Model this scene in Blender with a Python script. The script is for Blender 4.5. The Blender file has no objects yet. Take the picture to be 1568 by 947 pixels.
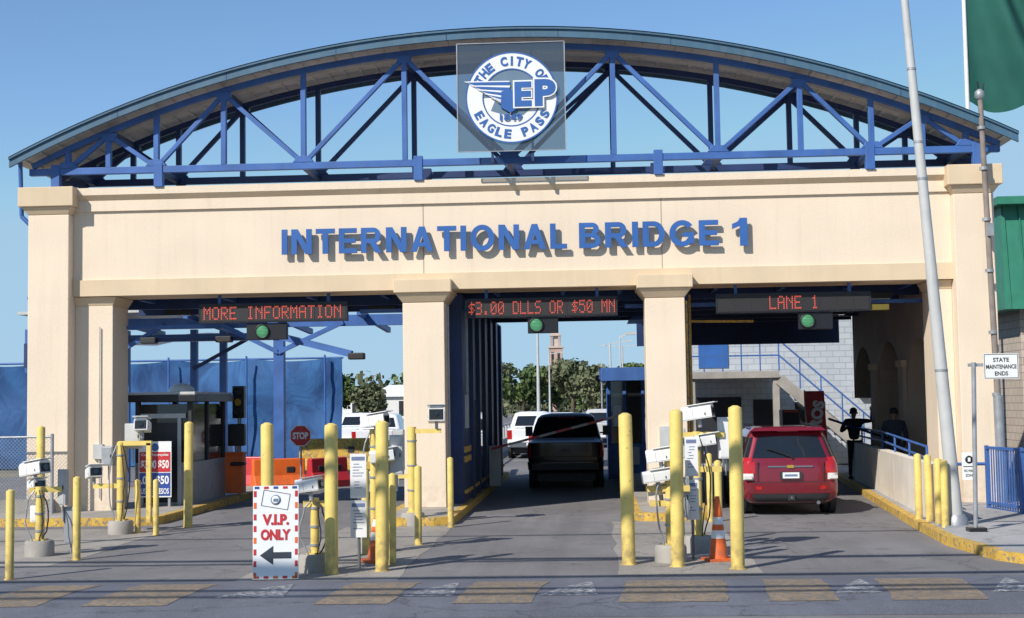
import bpy, math, random
from mathutils import Vector, Matrix
random.seed(7)
sc=bpy.context.scene
sc.view_settings.view_transform='Standard'
try: sc.view_settings.look='None'
except Exception: pass
sc.view_settings.exposure=0
COL=bpy.context.collection

# ------------------------------------------------------------------ materials
def _mat(name):
    m=bpy.data.materials.new(name); m.use_nodes=True
    return m, m.node_tree, m.node_tree.nodes['Principled BSDF']
def mat(name,col,rough=.6,metal=0,var=.12,scale=3,fine=60,bump=0.0,dirt=0.0,dirtcol=(.12,.10,.08),dirtz=1.0,spec=None,coat=0,chips=0.0,chipcol=(.2,.17,.13),streak=0.0):
    m,nt,p=_mat(name); N=nt.nodes; L=nt.links
    tc=N.new('ShaderNodeTexCoord')
    n1=N.new('ShaderNodeTexNoise'); n1.inputs['Scale'].default_value=scale; n1.inputs['Detail'].default_value=6
    L.new(tc.outputs['Object'],n1.inputs['Vector'])
    mx=N.new('ShaderNodeMix'); mx.data_type='RGBA'
    mr=N.new('ShaderNodeMapRange'); mr.inputs[1].default_value=.3; mr.inputs[2].default_value=.7
    L.new(n1.outputs['Fac'],mr.inputs[0]); L.new(mr.outputs[0],mx.inputs[0])
    mx.inputs[6].default_value=(*[c*(1-var) for c in col],1); mx.inputs[7].default_value=(*[min(1,c*(1+var)) for c in col],1)
    out=mx.outputs[2]
    if streak>0:
        mp=N.new('ShaderNodeMapping'); mp.inputs['Scale'].default_value=(7,7,.35)
        L.new(tc.outputs['Object'],mp.inputs['Vector'])
        n3=N.new('ShaderNodeTexNoise'); n3.inputs['Scale'].default_value=1; n3.inputs['Detail'].default_value=5
        L.new(mp.outputs[0],n3.inputs['Vector'])
        r3=N.new('ShaderNodeMapRange'); r3.inputs[1].default_value=.52; r3.inputs[2].default_value=.75; r3.inputs[4].default_value=streak
        L.new(n3.outputs['Fac'],r3.inputs[0])
        m3=N.new('ShaderNodeMix'); m3.data_type='RGBA'; L.new(r3.outputs[0],m3.inputs[0]); L.new(out,m3.inputs[6]); m3.inputs[7].default_value=(*dirtcol,1); out=m3.outputs[2]
    if dirt>0:
        ge=N.new('ShaderNodeNewGeometry'); sp=N.new('ShaderNodeSeparateXYZ'); L.new(ge.outputs['Position'],sp.inputs[0])
        r=N.new('ShaderNodeMapRange'); r.inputs[1].default_value=dirtz; r.inputs[2].default_value=0; r.inputs[3].default_value=0; r.inputs[4].default_value=dirt
        L.new(sp.outputs['Z'],r.inputs[0])
        n2=N.new('ShaderNodeTexNoise'); n2.inputs['Scale'].default_value=9; n2.inputs['Detail'].default_value=5; L.new(ge.outputs['Position'],n2.inputs['Vector'])
        ml=N.new('ShaderNodeMath'); ml.operation='MULTIPLY'; L.new(r.outputs[0],ml.inputs[0]); 
        r2=N.new('ShaderNodeMapRange'); r2.inputs[1].default_value=.35; r2.inputs[2].default_value=.65; r2.inputs[4].default_value=1.3; L.new(n2.outputs['Fac'],r2.inputs[0]); L.new(r2.outputs[0],ml.inputs[1])
        m2=N.new('ShaderNodeMix'); m2.data_type='RGBA'; L.new(ml.outputs[0],m2.inputs[0]); L.new(out,m2.inputs[6]); m2.inputs[7].default_value=(*dirtcol,1)
        out=m2.outputs[2]
    if chips>0:
        ge=N.new('ShaderNodeNewGeometry')
        n4=N.new('ShaderNodeTexNoise'); n4.inputs['Scale'].default_value=14; n4.inputs['Detail'].default_value=8; n4.inputs['Roughness'].default_value=.7; L.new(ge.outputs['Position'],n4.inputs['Vector'])
        r4=N.new('ShaderNodeMapRange'); r4.inputs[1].default_value=.66-.1*chips; r4.inputs[2].default_value=.70-.1*chips; L.new(n4.outputs['Fac'],r4.inputs[0])
        m4=N.new('ShaderNodeMix'); m4.data_type='RGBA'; L.new(r4.outputs[0],m4.inputs[0]); L.new(out,m4.inputs[6]); m4.inputs[7].default_value=(*chipcol,1); out=m4.outputs[2]
    L.new(out,p.inputs['Base Color'])
    p.inputs['Roughness'].default_value=rough; p.inputs['Metallic'].default_value=metal
    if spec is not None: p.inputs['Specular IOR Level'].default_value=spec
    if coat: p.inputs['Coat Weight'].default_value=coat; p.inputs['Coat Roughness'].default_value=.05
    if bump>0:
        nb=N.new('ShaderNodeTexNoise'); nb.inputs['Scale'].default_value=fine; nb.inputs['Detail'].default_value=4; L.new(tc.outputs['Object'],nb.inputs['Vector'])
        bp=N.new('ShaderNodeBump'); bp.inputs['Strength'].default_value=bump; bp.inputs['Distance'].default_value=.01; L.new(nb.outputs['Fac'],bp.inputs['Height']); L.new(bp.outputs[0],p.inputs['Normal'])
    return m
def emat(name,col,s):
    m,nt,p=_mat(name); p.inputs['Base Color'].default_value=(*[c*.3 for c in col],1); p.inputs['Emission Color'].default_value=(*col,1); p.inputs['Emission Strength'].default_value=s; return m
def glass_panel(name,col,alpha,rough=.1):
    m,nt,p=_mat(name); p.inputs['Base Color'].default_value=(*col,1); p.inputs['Alpha'].default_value=alpha; p.inputs['Roughness'].default_value=rough; return m

M={}
M['stucco']=mat('stucco_cream',(.79,.65,.49),.92,var=.045,scale=.8,bump=.7,fine=38,dirt=.35,dirtz=.9,dirtcol=(.36,.29,.22),streak=.10)
M['stucco_trim']=mat('stucco_trim',(.69,.54,.36),.92,var=.06,scale=1.3,bump=.5,fine=45,streak=.12,dirtcol=(.40,.31,.21))
M['stucco_shade']=mat('stucco_cream_shaded',(.52,.42,.32),.92,var=.10,scale=1.0,bump=.5,fine=40,dirt=.5,dirtz=1.5,dirtcol=(.16,.13,.10),streak=.2)  # cream stucco with the arcade's shade put into its colour
M['joint']=mat('joint_dark',(.40,.33,.25),.9)
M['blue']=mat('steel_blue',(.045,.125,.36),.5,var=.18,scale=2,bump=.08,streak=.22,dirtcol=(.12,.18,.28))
M['navy']=mat('steel_navy_and_shaded',(.014,.035,.12),.5,var=.2,scale=2,dirt=.5,dirtz=1.2,dirtcol=(.05,.045,.045))  # navy steel, and blue steel toned down for shade on the rear truss
M['fascia']=mat('roof_fascia_blue_grey',(.055,.125,.19),.5,var=.16,scale=1.2,streak=.35,dirtcol=(.13,.19,.23))
M['deck']=mat('roof_deck',(.64,.60,.54),.6,var=.15,scale=2,streak=.15,dirtcol=(.35,.28,.2))
M['letter']=mat('letter_blue',(.035,.12,.36),.4,var=.10,scale=1.5,streak=.15,dirtcol=(.10,.18,.36))
M['yellow']=mat('bollard_yellow',(.78,.58,.16),.42,var=.10,scale=5,dirt=.75,dirtz=.7,dirtcol=(.30,.22,.10),chips=.50,chipcol=(.42,.30,.12),streak=.15)
M['kerby']=mat('kerb_yellow',(.60,.37,.06),.8,var=.25,scale=6,bump=.4,chips=1.25,chipcol=(.22,.19,.15))
M['conc']=mat('concrete',(.36,.33,.29),.9,var=.2,scale=2,bump=.5,fine=50,chips=.3,chipcol=(.2,.18,.16))
M['concw']=mat('barrier_cream',(.78,.71,.60),.9,var=.08,scale=2,bump=.4,dirt=.25,dirtz=.4,dirtcol=(.36,.30,.22),streak=.2)
M['grey']=mat('galvanised',(.36,.37,.38),.45,metal=.4,var=.15,scale=6)
M['lgrey']=mat('light_grey_paint',(.50,.50,.48),.5,var=.08,scale=4,streak=.15)
M['white']=mat('white_plastic',(.78,.77,.74),.4,var=.06,scale=6,streak=.28,dirtcol=(.42,.39,.35))
M['signw']=mat('sign_white',(.80,.80,.78),.4,var=.03,streak=.06,dirtcol=(.5,.48,.45))
M['black']=mat('black_plastic',(.012,.012,.014),.4,var=.2)
M['rubber']=mat('rubber',(.018,.018,.018),.8,var=.2)
M['dark']=mat('dark_interior',(.02,.022,.03),.8)
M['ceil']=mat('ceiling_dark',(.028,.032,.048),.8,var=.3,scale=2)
M['red']=mat('sign_red',(.52,.03,.035),.4,var=.08)
M['sblue']=mat('sign_blue',(.03,.07,.30),.4,var=.06)
M['bluetxt']=mat('print_blue_grey',(.16,.20,.34),.5)
M['orange']=mat('orange_plastic',(.78,.14,.02),.5,var=.12,dirt=.4,dirtz=.5)
M['green']=mat('roof_green',(.03,.20,.12),.5,var=.10,streak=.2,dirtcol=(.10,.25,.18))
M['carred']=mat('car_paint_red',(.24,.012,.026),.26,metal=.35,var=.05,coat=1,dirt=.4,dirtz=.75,dirtcol=(.13,.07,.055))
M['carblack']=mat('car_paint_black',(.004,.005,.008),.22,var=.1,coat=.35,dirt=.15,dirtz=.7,dirtcol=(.03,.028,.027),spec=.3)
M['carwhite']=mat('car_paint_white',(.78,.78,.78),.25,var=.03,coat=.6)
M['glass']=mat('car_glass',(.012,.015,.018),.06,var=.1,spec=.8)
M['chrome']=mat('chrome',(.6,.6,.6),.2,metal=1,var=.05)
M['gold']=mat('gold_badge',(.7,.45,.08),.3,metal=.6)
M['tail']=mat('taillight_red',(.45,.01,.01),.15,coat=1,var=.05)
M['lens']=mat('clear_lens',(.70,.66,.62),.12,coat=1,var=.05)
M['trim']=mat('black_trim',(.03,.03,.032),.6,var=.2)
M['brick']=mat('tower_brick',(.48,.32,.26),.9,var=.15,scale=.6)
M['stone']=mat('tower_stone',(.54,.45,.37),.9,var=.1)
M['bark']=mat('bark',(.10,.075,.05),.9,var=.3,bump=.5)
M['paintw']=mat('road_paint_white',(.38,.38,.385),.85,var=.25,scale=8,chips=2.0,chipcol=(.14,.14,.15))
M['paintt']=mat('road_paint_tan',(.25,.185,.118),.85,var=.22,scale=5,chips=1.5,chipcol=(.14,.135,.135))
M['flag']=mat('flag_green',(.010,.10,.075),.8,var=.12,scale=1.5)
M['skin']=mat('skin',(.24,.13,.09),.6,var=.05)
M['cloth1']=mat('cloth_dark',(.02,.02,.025),.9,var=.2)
M['cloth2']=mat('cloth_slate',(.03,.035,.055),.9,var=.2)
M['jean']=mat('cloth_jean',(.025,.035,.07),.9,var=.2)
M['hair']=mat('hair',(.01,.008,.006),.7)
M['ledr']=emat('led_red',(.85,.13,.09),.75)
M['ledoff']=mat('led_board',(.022,.02,.02),.6,var=.3,scale=80)
M['ledg']=emat('lamp_green',(.14,.55,.26),.5)
M['seal_glass']=glass_panel('seal_backing_glass',(.09,.12,.16),.5,.08)
M['seal_mid']=mat('seal_blue_grey',(.14,.21,.28),.4,var=.05)
M['arrow']=mat('arrow_dark',(.03,.04,.055),.5,var=.05)
M['wood']=mat('utility_wood',(.24,.20,.17),.9,var=.2,scale=5)

def block_mat(name,c1,c2,mort,sx,sz):
    m,nt,p=_mat(name); N=nt.nodes; L=nt.links
    tc=N.new('ShaderNodeTexCoord'); sp=N.new('ShaderNodeSeparateXYZ'); cb=N.new('ShaderNodeCombineXYZ')
    ad=N.new('ShaderNodeMath'); ad.operation='ADD'
    L.new(tc.outputs['Object'],sp.inputs[0]); L.new(sp.outputs['X'],ad.inputs[0]); L.new(sp.outputs['Y'],ad.inputs[1]); L.new(ad.outputs[0],cb.inputs['X']); L.new(sp.outputs['Z'],cb.inputs['Y'])
    b=N.new('ShaderNodeTexBrick'); b.inputs['Scale'].default_value=1; b.inputs['Brick Width'].default_value=sx; b.inputs['Row Height'].default_value=sz; b.inputs['Mortar Size'].default_value=.012
    b.inputs['Color1'].default_value=(*c1,1); b.inputs['Color2'].default_value=(*c2,1); b.inputs['Mortar'].default_value=(*mort,1)
    L.new(cb.outputs[0],b.inputs['Vector']); L.new(b.outputs['Color'],p.inputs['Base Color']); p.inputs['Roughness'].default_value=.9
    bp=N.new('ShaderNodeBump'); bp.inputs['Strength'].default_value=.6; bp.inputs['Distance'].default_value=.01; bp.invert=True; L.new(b.outputs['Fac'],bp.inputs['Height']); L.new(bp.outputs[0],p.inputs['Normal'])
    return m
M['block']=block_mat('block_grey',(.42,.45,.49),(.47,.50,.53),(.33,.35,.38),.41,.2)
M['blockb']=block_mat('block_beige',(.50,.42,.34),(.56,.47,.38),(.33,.28,.24),.41,.2)

def asphalt(name,base):
    m,nt,p=_mat(name); N=nt.nodes; L=nt.links
    ge=N.new('ShaderNodeNewGeometry')
    def noise(s,d=6,r=.6,mapping=None):
        n=N.new('ShaderNodeTexNoise'); n.inputs['Scale'].default_value=s; n.inputs['Detail'].default_value=d; n.inputs['Roughness'].default_value=r
        if mapping:
            mp=N.new('ShaderNodeMapping'); mp.inputs['Scale'].default_value=mapping; L.new(ge.outputs['Position'],mp.inputs['Vector']); L.new(mp.outputs[0],n.inputs['Vector'])
        else: L.new(ge.outputs['Position'],n.inputs['Vector'])
        return n
    def rng(src,a,b,c,d):
        r=N.new('ShaderNodeMapRange'); r.inputs[1].default_value=a; r.inputs[2].default_value=b; r.inputs[3].default_value=c; r.inputs[4].default_value=d; L.new(src,r.inputs[0]); return r.outputs[0]
    def mix(f,a,b,mode='MIX'):
        x=N.new('ShaderNodeMix'); x.data_type='RGBA'; x.blend_type=mode
        if isinstance(f,float): x.inputs[0].default_value=f
        else: L.new(f,x.inputs[0])
        if isinstance(a,tuple): x.inputs[6].default_value=(*a,1)
        else: L.new(a,x.inputs[6])
        if isinstance(b,tuple): x.inputs[7].default_value=(*b,1)
        else: L.new(b,x.inputs[7])
        return x.outputs[2]
    d=tuple(c*.68 for c in base); l=tuple(c*1.28 for c in base)
    c=mix(rng(noise(.35,7).outputs['Fac'],.35,.65,0,1),d,l)
    c=mix(rng(noise(1,5,.6,(1.3,.07,1)).outputs['Fac'],.46,.70,0,.65),c,tuple(x*.5 for x in base))
    c=mix(rng(noise(1.7,4,.5).outputs['Fac'],.60,.70,0,.65),c,tuple(x*.38 for x in base))
    c=mix(rng(noise(6,5,.7).outputs['Fac'],.55,.72,0,.4),c,tuple(x*1.7 for x in base))
    c=mix(rng(noise(45,3,.8).outputs['Fac'],.35,.65,.0,1.),c,mix(.5,c,tuple(x*1.9 for x in base)))
    v=N.new('ShaderNodeTexVoronoi'); v.feature='DISTANCE_TO_EDGE'; v.inputs['Scale'].default_value=.30
    nn=noise(1.2,5); ad=N.new('ShaderNodeVectorMath'); ad.operation='ADD'; L.new(ge.outputs['Position'],ad.inputs[0]); L.new(nn.outputs['Color'],ad.inputs[1]); L.new(ad.outputs[0],v.inputs['Vector'])
    c=mix(rng(v.outputs['Distance'],0,.009,.5,0),c,tuple(x*.3 for x in base))
    L.new(c,p.inputs['Base Color']); p.inputs['Roughness'].default_value=.88
    bp=N.new('ShaderNodeBump'); bp.inputs['Strength'].default_value=.6; bp.inputs['Distance'].default_value=.01; L.new(noise(60,3).outputs['Fac'],bp.inputs['Height']); L.new(bp.outputs[0],p.inputs['Normal'])
    return m
M['asphalt']=asphalt('asphalt',(.158,.150,.150))
M['hump']=asphalt('asphalt_hump',(.112,.116,.138))
M['slab']=asphalt('concrete_pad',(.27,.245,.215))
M['walk']=asphalt('sidewalk_concrete',(.30,.29,.28))
M['dirt']=mat('dry_ground',(.20,.17,.11),.95,var=.35,scale=.3,bump=.4,fine=8)

def leafmat(name,c1,c2):
    m,nt,p=_mat(name); N=nt.nodes; L=nt.links
    ge=N.new('ShaderNodeNewGeometry'); n=N.new('ShaderNodeTexNoise'); n.inputs['Scale'].default_value=.5; n.inputs['Detail'].default_value=3; L.new(ge.outputs['Position'],n.inputs['Vector'])
    r=N.new('ShaderNodeMapRange'); r.inputs[1].default_value=.35; r.inputs[2].default_value=.65; L.new(n.outputs['Fac'],r.inputs[0])
    x=N.new('ShaderNodeMix'); x.data_type='RGBA'; L.new(r.outputs[0],x.inputs[0]); x.inputs[6].default_value=(*c1,1); x.inputs[7].default_value=(*c2,1)
    L.new(x.outputs[2],p.inputs['Base Color']); p.inputs['Roughness'].default_value=.7
    return m
M['leaf']=leafmat('foliage_green',(.055,.10,.028),(.12,.16,.045))
M['leaf2']=leafmat('foliage_olive',(.08,.10,.045),(.15,.16,.08))

def tarpmat():
    m,nt,p=_mat('blue_mesh_screen'); N=nt.nodes; L=nt.links
    tc=N.new('ShaderNodeTexCoord'); mp=N.new('ShaderNodeMapping'); mp.inputs['Scale'].default_value=(.8,1,.7); L.new(tc.outputs['Object'],mp.inputs['Vector'])
    n=N.new('ShaderNodeTexNoise'); n.inputs['Scale'].default_value=.8; n.inputs['Detail'].default_value=6; n.inputs['Roughness'].default_value=.6; n.inputs['Distortion'].default_value=1.2; L.new(mp.outputs[0],n.inputs['Vector'])
    r=N.new('ShaderNodeMapRange'); r.inputs[1].default_value=.36; r.inputs[2].default_value=.64; L.new(n.outputs['Fac'],r.inputs[0])
    x=N.new('ShaderNodeMix'); x.data_type='RGBA'; L.new(r.outputs[0],x.inputs[0]); x.inputs[6].default_value=(.012,.055,.17,1); x.inputs[7].default_value=(.035,.14,.34,1)
    L.new(x.outputs[2],p.inputs['Base Color']); p.inputs['Roughness'].default_value=.75
    bp=N.new('ShaderNodeBump'); bp.inputs['Strength'].default_value=.7; bp.inputs['Distance'].default_value=.12; L.new(n.outputs['Fac'],bp.inputs['Height']); L.new(bp.outputs[0],p.inputs['Normal'])
    return m
M['tarp']=tarpmat()

# ------------------------------------------------------------------ builder
def empty(name):
    e=bpy.data.objects.new(name,None); COL.objects.link(e); return e
class B:
    def __init__(s,name,parent=None): s.n=name; s.p=parent; s.v=[]; s.f=[]; s.mi=[]; s.sm=[]; s.mats=[]
    def m(s,k):
        mt=M[k]
        if mt not in s.mats: s.mats.append(mt)
        return s.mats.index(mt)
    def add(s,vs,fs,k,smooth=False):
        o=len(s.v); s.v+= [tuple(v) for v in vs]; i=s.m(k)
        for f in fs: s.f.append(tuple(a+o for a in f)); s.mi.append(i); s.sm.append(smooth)
    def box(s,x0,x1,y0,y1,z0,z1,k):
        s.add([(x0,y0,z0),(x1,y0,z0),(x1,y1,z0),(x0,y1,z0),(x0,y0,z1),(x1,y0,z1),(x1,y1,z1),(x0,y1,z1)],
              [(3,2,1,0),(4,5,6,7),(0,1,5,4),(1,2,6,5),(2,3,7,6),(3,0,4,7)],k)
    def frustum(s,a,z0,b,z1,k):
        (x0,x1,y0,y1)=a; (X0,X1,Y0,Y1)=b
        s.add([(x0,y0,z0),(x1,y0,z0),(x1,y1,z0),(x0,y1,z0),(X0,Y0,z1),(X1,Y0,z1),(X1,Y1,z1),(X0,Y1,z1)],
              [(3,2,1,0),(4,5,6,7),(0,1,5,4),(1,2,6,5),(2,3,7,6),(3,0,4,7)],k)
    def beam(s,p,q,w,h,k,up=(0,0,1)):
        p=Vector(p); q=Vector(q); d=(q-p).normalized(); u=Vector(up)
        if abs(d.dot(u))>.98: u=Vector((0,1,0))
        a=d.cross(u).normalized(); b=a.cross(d).normalized()
        vs=[]
        for c in (p,q):
            for sx,sy in ((-1,-1),(1,-1),(1,1),(-1,1)): vs.append(c+a*sx*w/2+b*sy*h/2)
        s.add(vs,[(0,1,2,3),(7,6,5,4),(0,4,5,1),(1,5,6,2),(2,6,7,3),(3,7,4,0)],k)
    def cyl(s,p,q,r0,r1=None,k='grey',n=14,caps=True):
        if r1 is None: r1=r0
        p=Vector(p); q=Vector(q); d=(q-p).normalized(); u=Vector((0,0,1))
        if abs(d.dot(u))>.98: u=Vector((0,1,0))
        a=d.cross(u).normalized(); b=a.cross(d).normalized(); vs=[]
        for c,r in ((p,r0),(q,r1)):
            for i in range(n):
                t=2*math.pi*i/n; vs.append(c+a*math.cos(t)*r+b*math.sin(t)*r)
        s.add(vs,[(i,(i+1)%n,n+(i+1)%n,n+i) for i in range(n)],k,True)
        if caps: s.add(vs,[tuple(range(n-1,-1,-1)),tuple(range(n,2*n))],k)
    def tube(s,pts,r,k,n=10):
        for a,b in zip(pts[:-1],pts[1:]): s.cyl(a,b,r,r,k,n)
    def lathe(s,c,prof,k,n=18,axis='Z'):
        c=Vector(c); vs=[]
        for r,h in prof:
            for i in range(n):
                t=2*math.pi*i/n
                if axis=='Z': vs.append(c+Vector((r*math.cos(t),r*math.sin(t),h)))
                else: vs.append(c+Vector((r*math.cos(t),h,r*math.sin(t))))
        fs=[]
        for j in range(len(prof)-1):
            for i in range(n): fs.append((j*n+i,j*n+(i+1)%n,(j+1)*n+(i+1)%n,(j+1)*n+i))
        s.add(vs,fs,k,True)
        s.add(vs,[tuple(range(n-1,-1,-1)),tuple(range((len(prof)-1)*n,len(prof)*n))],k)
    def poly_xz(s,pts,y0,y1,k):
        n=len(pts); vs=[(x,y0,z) for x,z in pts]+[(x,y1,z) for x,z in pts]
        s.add(vs,[tuple(range(n)),tuple(range(2*n-1,n-1,-1))]+[(i,n+i,n+(i+1)%n,(i+1)%n) for i in range(n)],k)
    def build(s,bevel=0,split=None,loc=None,rot=None,solid=False):
        me=bpy.data.meshes.new(s.n); me.from_pydata(s.v,[],s.f); me.update()
        for m in s.mats: me.materials.append(m)
        me.polygons.foreach_set('material_index',s.mi); me.polygons.foreach_set('use_smooth',s.sm)
        o=bpy.data.objects.new(s.n,me); COL.objects.link(o)
        if s.p: o.parent=s.p
        if loc: o.location=loc
        if rot: o.rotation_euler=rot
        if bevel:
            b=o.modifiers.new('bevel','BEVEL'); b.width=bevel; b.segments=2; b.limit_method='ANGLE'; b.angle_limit=math.radians(50)
        if split:
            b=o.modifiers.new('split','EDGE_SPLIT'); b.split_angle=math.radians(split)
        return o

def text(body,parent,name,x0,x1,z0,z1,y,k,ext=.004,off=0.0,space=1.0):
    c=bpy.data.curves.new(name,'FONT'); c.body=body; c.size=1; c.extrude=.5; c.offset=off; c.space_character=space; c.align_x='CENTER'; c.resolution_u=4
    t=bpy.data.objects.new('tmp',c); COL.objects.link(t)
    bpy.context.view_layer.update()
    me=bpy.data.meshes.new_from_object(t); bpy.data.objects.remove(t)
    xs=[v.co.x for v in me.vertices]; ys=[v.co.y for v in me.vertices]
    ax,bx,ay,by=min(xs),max(xs),min(ys),max(ys)
    for v in me.vertices:
        X=x0+(v.co.x-ax)/(bx-ax)*(x1-x0); Z=z0+(v.co.y-ay)/(by-ay)*(z1-z0); Y=y+(0 if v.co.z>0 else 2*ext)
        v.co=(X,Y,Z)
    me.materials.clear(); me.materials.append(M[k])
    for p in me.polygons: p.material_index=0
    o=bpy.data.objects.new(name,me); COL.objects.link(o); o.parent=parent
    return o

def ringseg(cx,cy,rx,ry,tx,ty,a0,a1,n=14):
    out=[]
    for i in range(n):
        p=[]
        for a,inn in ((a0+(a1-a0)*i/n,0),(a0+(a1-a0)*(i+1)/n,0),(a0+(a1-a0)*(i+1)/n,1),(a0+(a1-a0)*i/n,1)):
            t=math.radians(a); p.append((cx+(rx-(tx if inn else 0))*math.cos(t),cy+(ry-(ty if inn else 0))*math.sin(t)))
        out.append(p)
    return out
def rc_(x0,y0,x1,y1): return [[(x0,y0),(x1,y0),(x1,y1),(x0,y1)]]
T=.235; H=.19
GL={'I':(.24,[rc_(0,0,.24,1)]),
'N':(.86,[rc_(0,0,T,1),rc_(.86-T,0,.86,1),[[(.02,1),(.27,1),(.84,0),(.59,0)]]]),
'T':(.80,[rc_(0,1-H,.8,1),rc_(.28,0,.52,1-H)]),
'E':(.76,[rc_(0,0,T,1),rc_(T,1-H,.75,1),rc_(T,.41,.70,.59),rc_(T,0,.76,H)]),
'L':(.70,[rc_(0,0,T,1),rc_(T,0,.70,H)]),
'A':(.94,[[[(0,0),(.25,0),(.60,1),(.35,1)]],[[(.69,0),(.94,0),(.59,1),(.34,1)]],rc_(.22,.20,.72,.37)]),
'O':(1.0,[ringseg(.5,.5,.5,.52,.24,.20,0,360,32)]),
'G':(.97,[ringseg(.5,.5,.5,.52,.24,.20,38,338,28),rc_(.52,.36,.95,.53),rc_(.74,.10,.95,.36)]),
'D':(.86,[rc_(0,0,T,1),rc_(T,1-H,.42,1),rc_(T,0,.42,H),ringseg(.42,.5,.44,.5,.23,H,-90,90)]),
'R':(.88,[rc_(0,0,T,1),rc_(T,1-H,.52,1),rc_(T,.38,.52,.56),ringseg(.52,.69,.31,.31,.22,.18,-90,90),[[(.36,.40),(.62,.42),(.88,0),(.60,0)]]]),
'B':(.84,[rc_(0,0,T,1),rc_(T,.82,.5,1),rc_(T,.42,.5,.58),rc_(T,0,.5,.18),ringseg(.5,.75,.28,.25,.21,.17,-90,90),ringseg(.5,.29,.34,.29,.22,.17,-90,90)]),
'1':(.48,[rc_(.24,0,.48,1),[[(0,.60),(.25,.72),(.25,.98),(.16,.86),(0,.79)]]])}
def block_text(s,parent,name,x0,x1,z0,z1,y,th,k,gap=.14):
    b=B(name,parent); W=sum(GL[c][0] for c in s)+gap*(len(s)-1); sx=(x1-x0)/W; h=z1-z0; cx=x0
    for c in s:
        w,strokes=GL[c]
        for i,st in enumerate(strokes):
            for poly in st: b.poly_xz([(cx+px*sx,z0+py*h) for px,py in poly],y-.0012*i,y+th,k)
        cx+=(w+gap)*sx
    return b.build()

# ------------------------------------------------------------------ ground
b=B('ground'); b.add([(-1500,-200,-.03),(1500,-200,-.03),(1500,3000,-.03),(-1500,3000,-.03)],[(0,1,2,3)],'dirt'); b.build()
b=B('road'); b.add([(-60,-80,0),(60,-80,0),(60,-9,0),(-60,-9,0)],[(0,1,2,3)],'asphalt')
b.add([(-18,-9,0),(9.6,-9,0),(9.6,400,0),(-18,400,0)],[(0,1,2,3)],'asphalt'); b.build()
b=B('concrete_pad')
for x0,x1,y0,y1 in ((-2.95,-.95,-10.75,-2.8),(1.9,3.75,-10.3,-2.2),(-10.2,-6.1,-8.7,-2.6)):
    n=10; P=[]
    for (ax,ay,bx_,by_) in ((x0,y0,x1,y0),(x1,y0,x1,y1),(x1,y1,x0,y1),(x0,y1,x0,y0)):
        for i in range(n): P.append((ax+(bx_-ax)*i/n+random.uniform(-.05,.05),ay+(by_-ay)*i/n+random.uniform(-.05,.05),.004))
    b.add(P,[tuple(range(len(P)))],'slab')
b.build()
HC=-12.2
def hz(y):
    t=(y-HC)/1.6; return .08*max(0,1-t*t)
b=B('speed_hump'); ny=14; vs=[];fs=[]
for i in range(ny+1):
    y=HC-1.6+3.2*i/ny; vs+=[(-14,y,hz(y)+.003),(6.9,y,hz(y)+.003)]
for i in range(ny): fs.append((2*i,2*i+1,2*i+3,2*i+2))
b.add(vs,fs,'hump',True)
def hpatch(x0,x1,y0,y1,k,sk=0,tri=False):
    vs=[];fs=[];n=8
    for i in range(n+1):
        y=y0+(y1-y0)*i/n; t=i/n
        j0=random.uniform(-.025,.025); j1=random.uniform(-.025,.025)
        a=x0+sk*t+j0; c=x1+sk*t+j1
        if tri: m_=(x0+x1)/2+sk*t; a=m_-(x1-x0)/2*(1-t); c=m_+(x1-x0)/2*(1-t)+.01
        vs+=[(a,y,hz(y)+.008),(c,y,hz(y)+.008)]
    for i in range(n): fs.append((2*i,2*i+1,2*i+3,2*i+2))
    b.add(vs,fs,k)
for x0,x1 in ((-6.6,-6.0),(-5.3,-4.55),(-4.05,-3.1),(-1.45,-.65),(0.05,.9),(1.85,3.0),(3.45,4.15),(4.75,5.75)):
    hpatch(x0,x1,-13.15,-11.35,'paintt',.12)
for x0,x1 in ((-2.7,-1.9),(-.6,.0),(.95,1.6),(4.2,4.7),(5.9,6.4)):
    hpatch(x0,x1,-12.7,-11.4,'paintw',.25,True)
b.build()

def island(name,x0,x1,y0,y1):
    b=B(name); r=.35
    pts=[(x0,y1),(x0,y0+r),(x0+r*.3,y0+r*.3),(x0+r,y0),(x1-r,y0),(x1-r*.3,y0+r*.3),(x1,y0+r),(x1,y1)]
    n=len(pts); cx=(x0+x1)/2
    ins=[(cx+(x-cx)*(1-.16/((x1-x0)/2)), (y+.16 if y<y1 else y)) for x,y in pts]
    vs=[(x,y,0) for x,y in pts]+[(x,y,.15) for x,y in pts]+[(x,y,.15) for x,y in ins]
    b.add(vs,[(i,i+1,n+i+1,n+i) for i in range(n-1)]+[(n+i,n+i+1,2*n+i+1,2*n+i) for i in range(n-1)],'kerby')
    b.add(vs,[tuple(range(2*n,3*n))],'conc'); b.build()
island('traffic_island',-10.6,-6.7,-1.9,16)
island('traffic_island',-2.4,-.98,-2.7,14.5)
island('traffic_island',2.3,3.78,-2.2,13)

kl=[(8.6,16),(7.95,8),(7.53,2.9),(6.96,-4),(6.78,-7.0),(6.95,-9.0),(7.5,-10.2),(9,-10.9),(40,-11.2)]
b=B('pavement')
n=len(kl); ins=[(x+.15,y+.12) if i>4 else (x+.15,y) for i,(x,y) in enumerate(kl)]
vs=[(x,y,0) for x,y in kl]+[(x,y,.14) for x,y in kl]+[(x,y,.14) for x,y in ins]
b.add(vs,[(i,i+1,n+i+1,n+i) for i in range(n-1)]+[(n+i,n+i+1,2*n+i+1,2*n+i) for i in range(5)],'kerby')
b.add(vs,[(n+i,n+i+1,2*n+i+1,2*n+i) for i in range(5,n-1)],'conc')
b.add([(x,y,.14) for x,y in ins]+[(40,16,.14)],[tuple(range(n+1))],'walk'); b.build()

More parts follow.
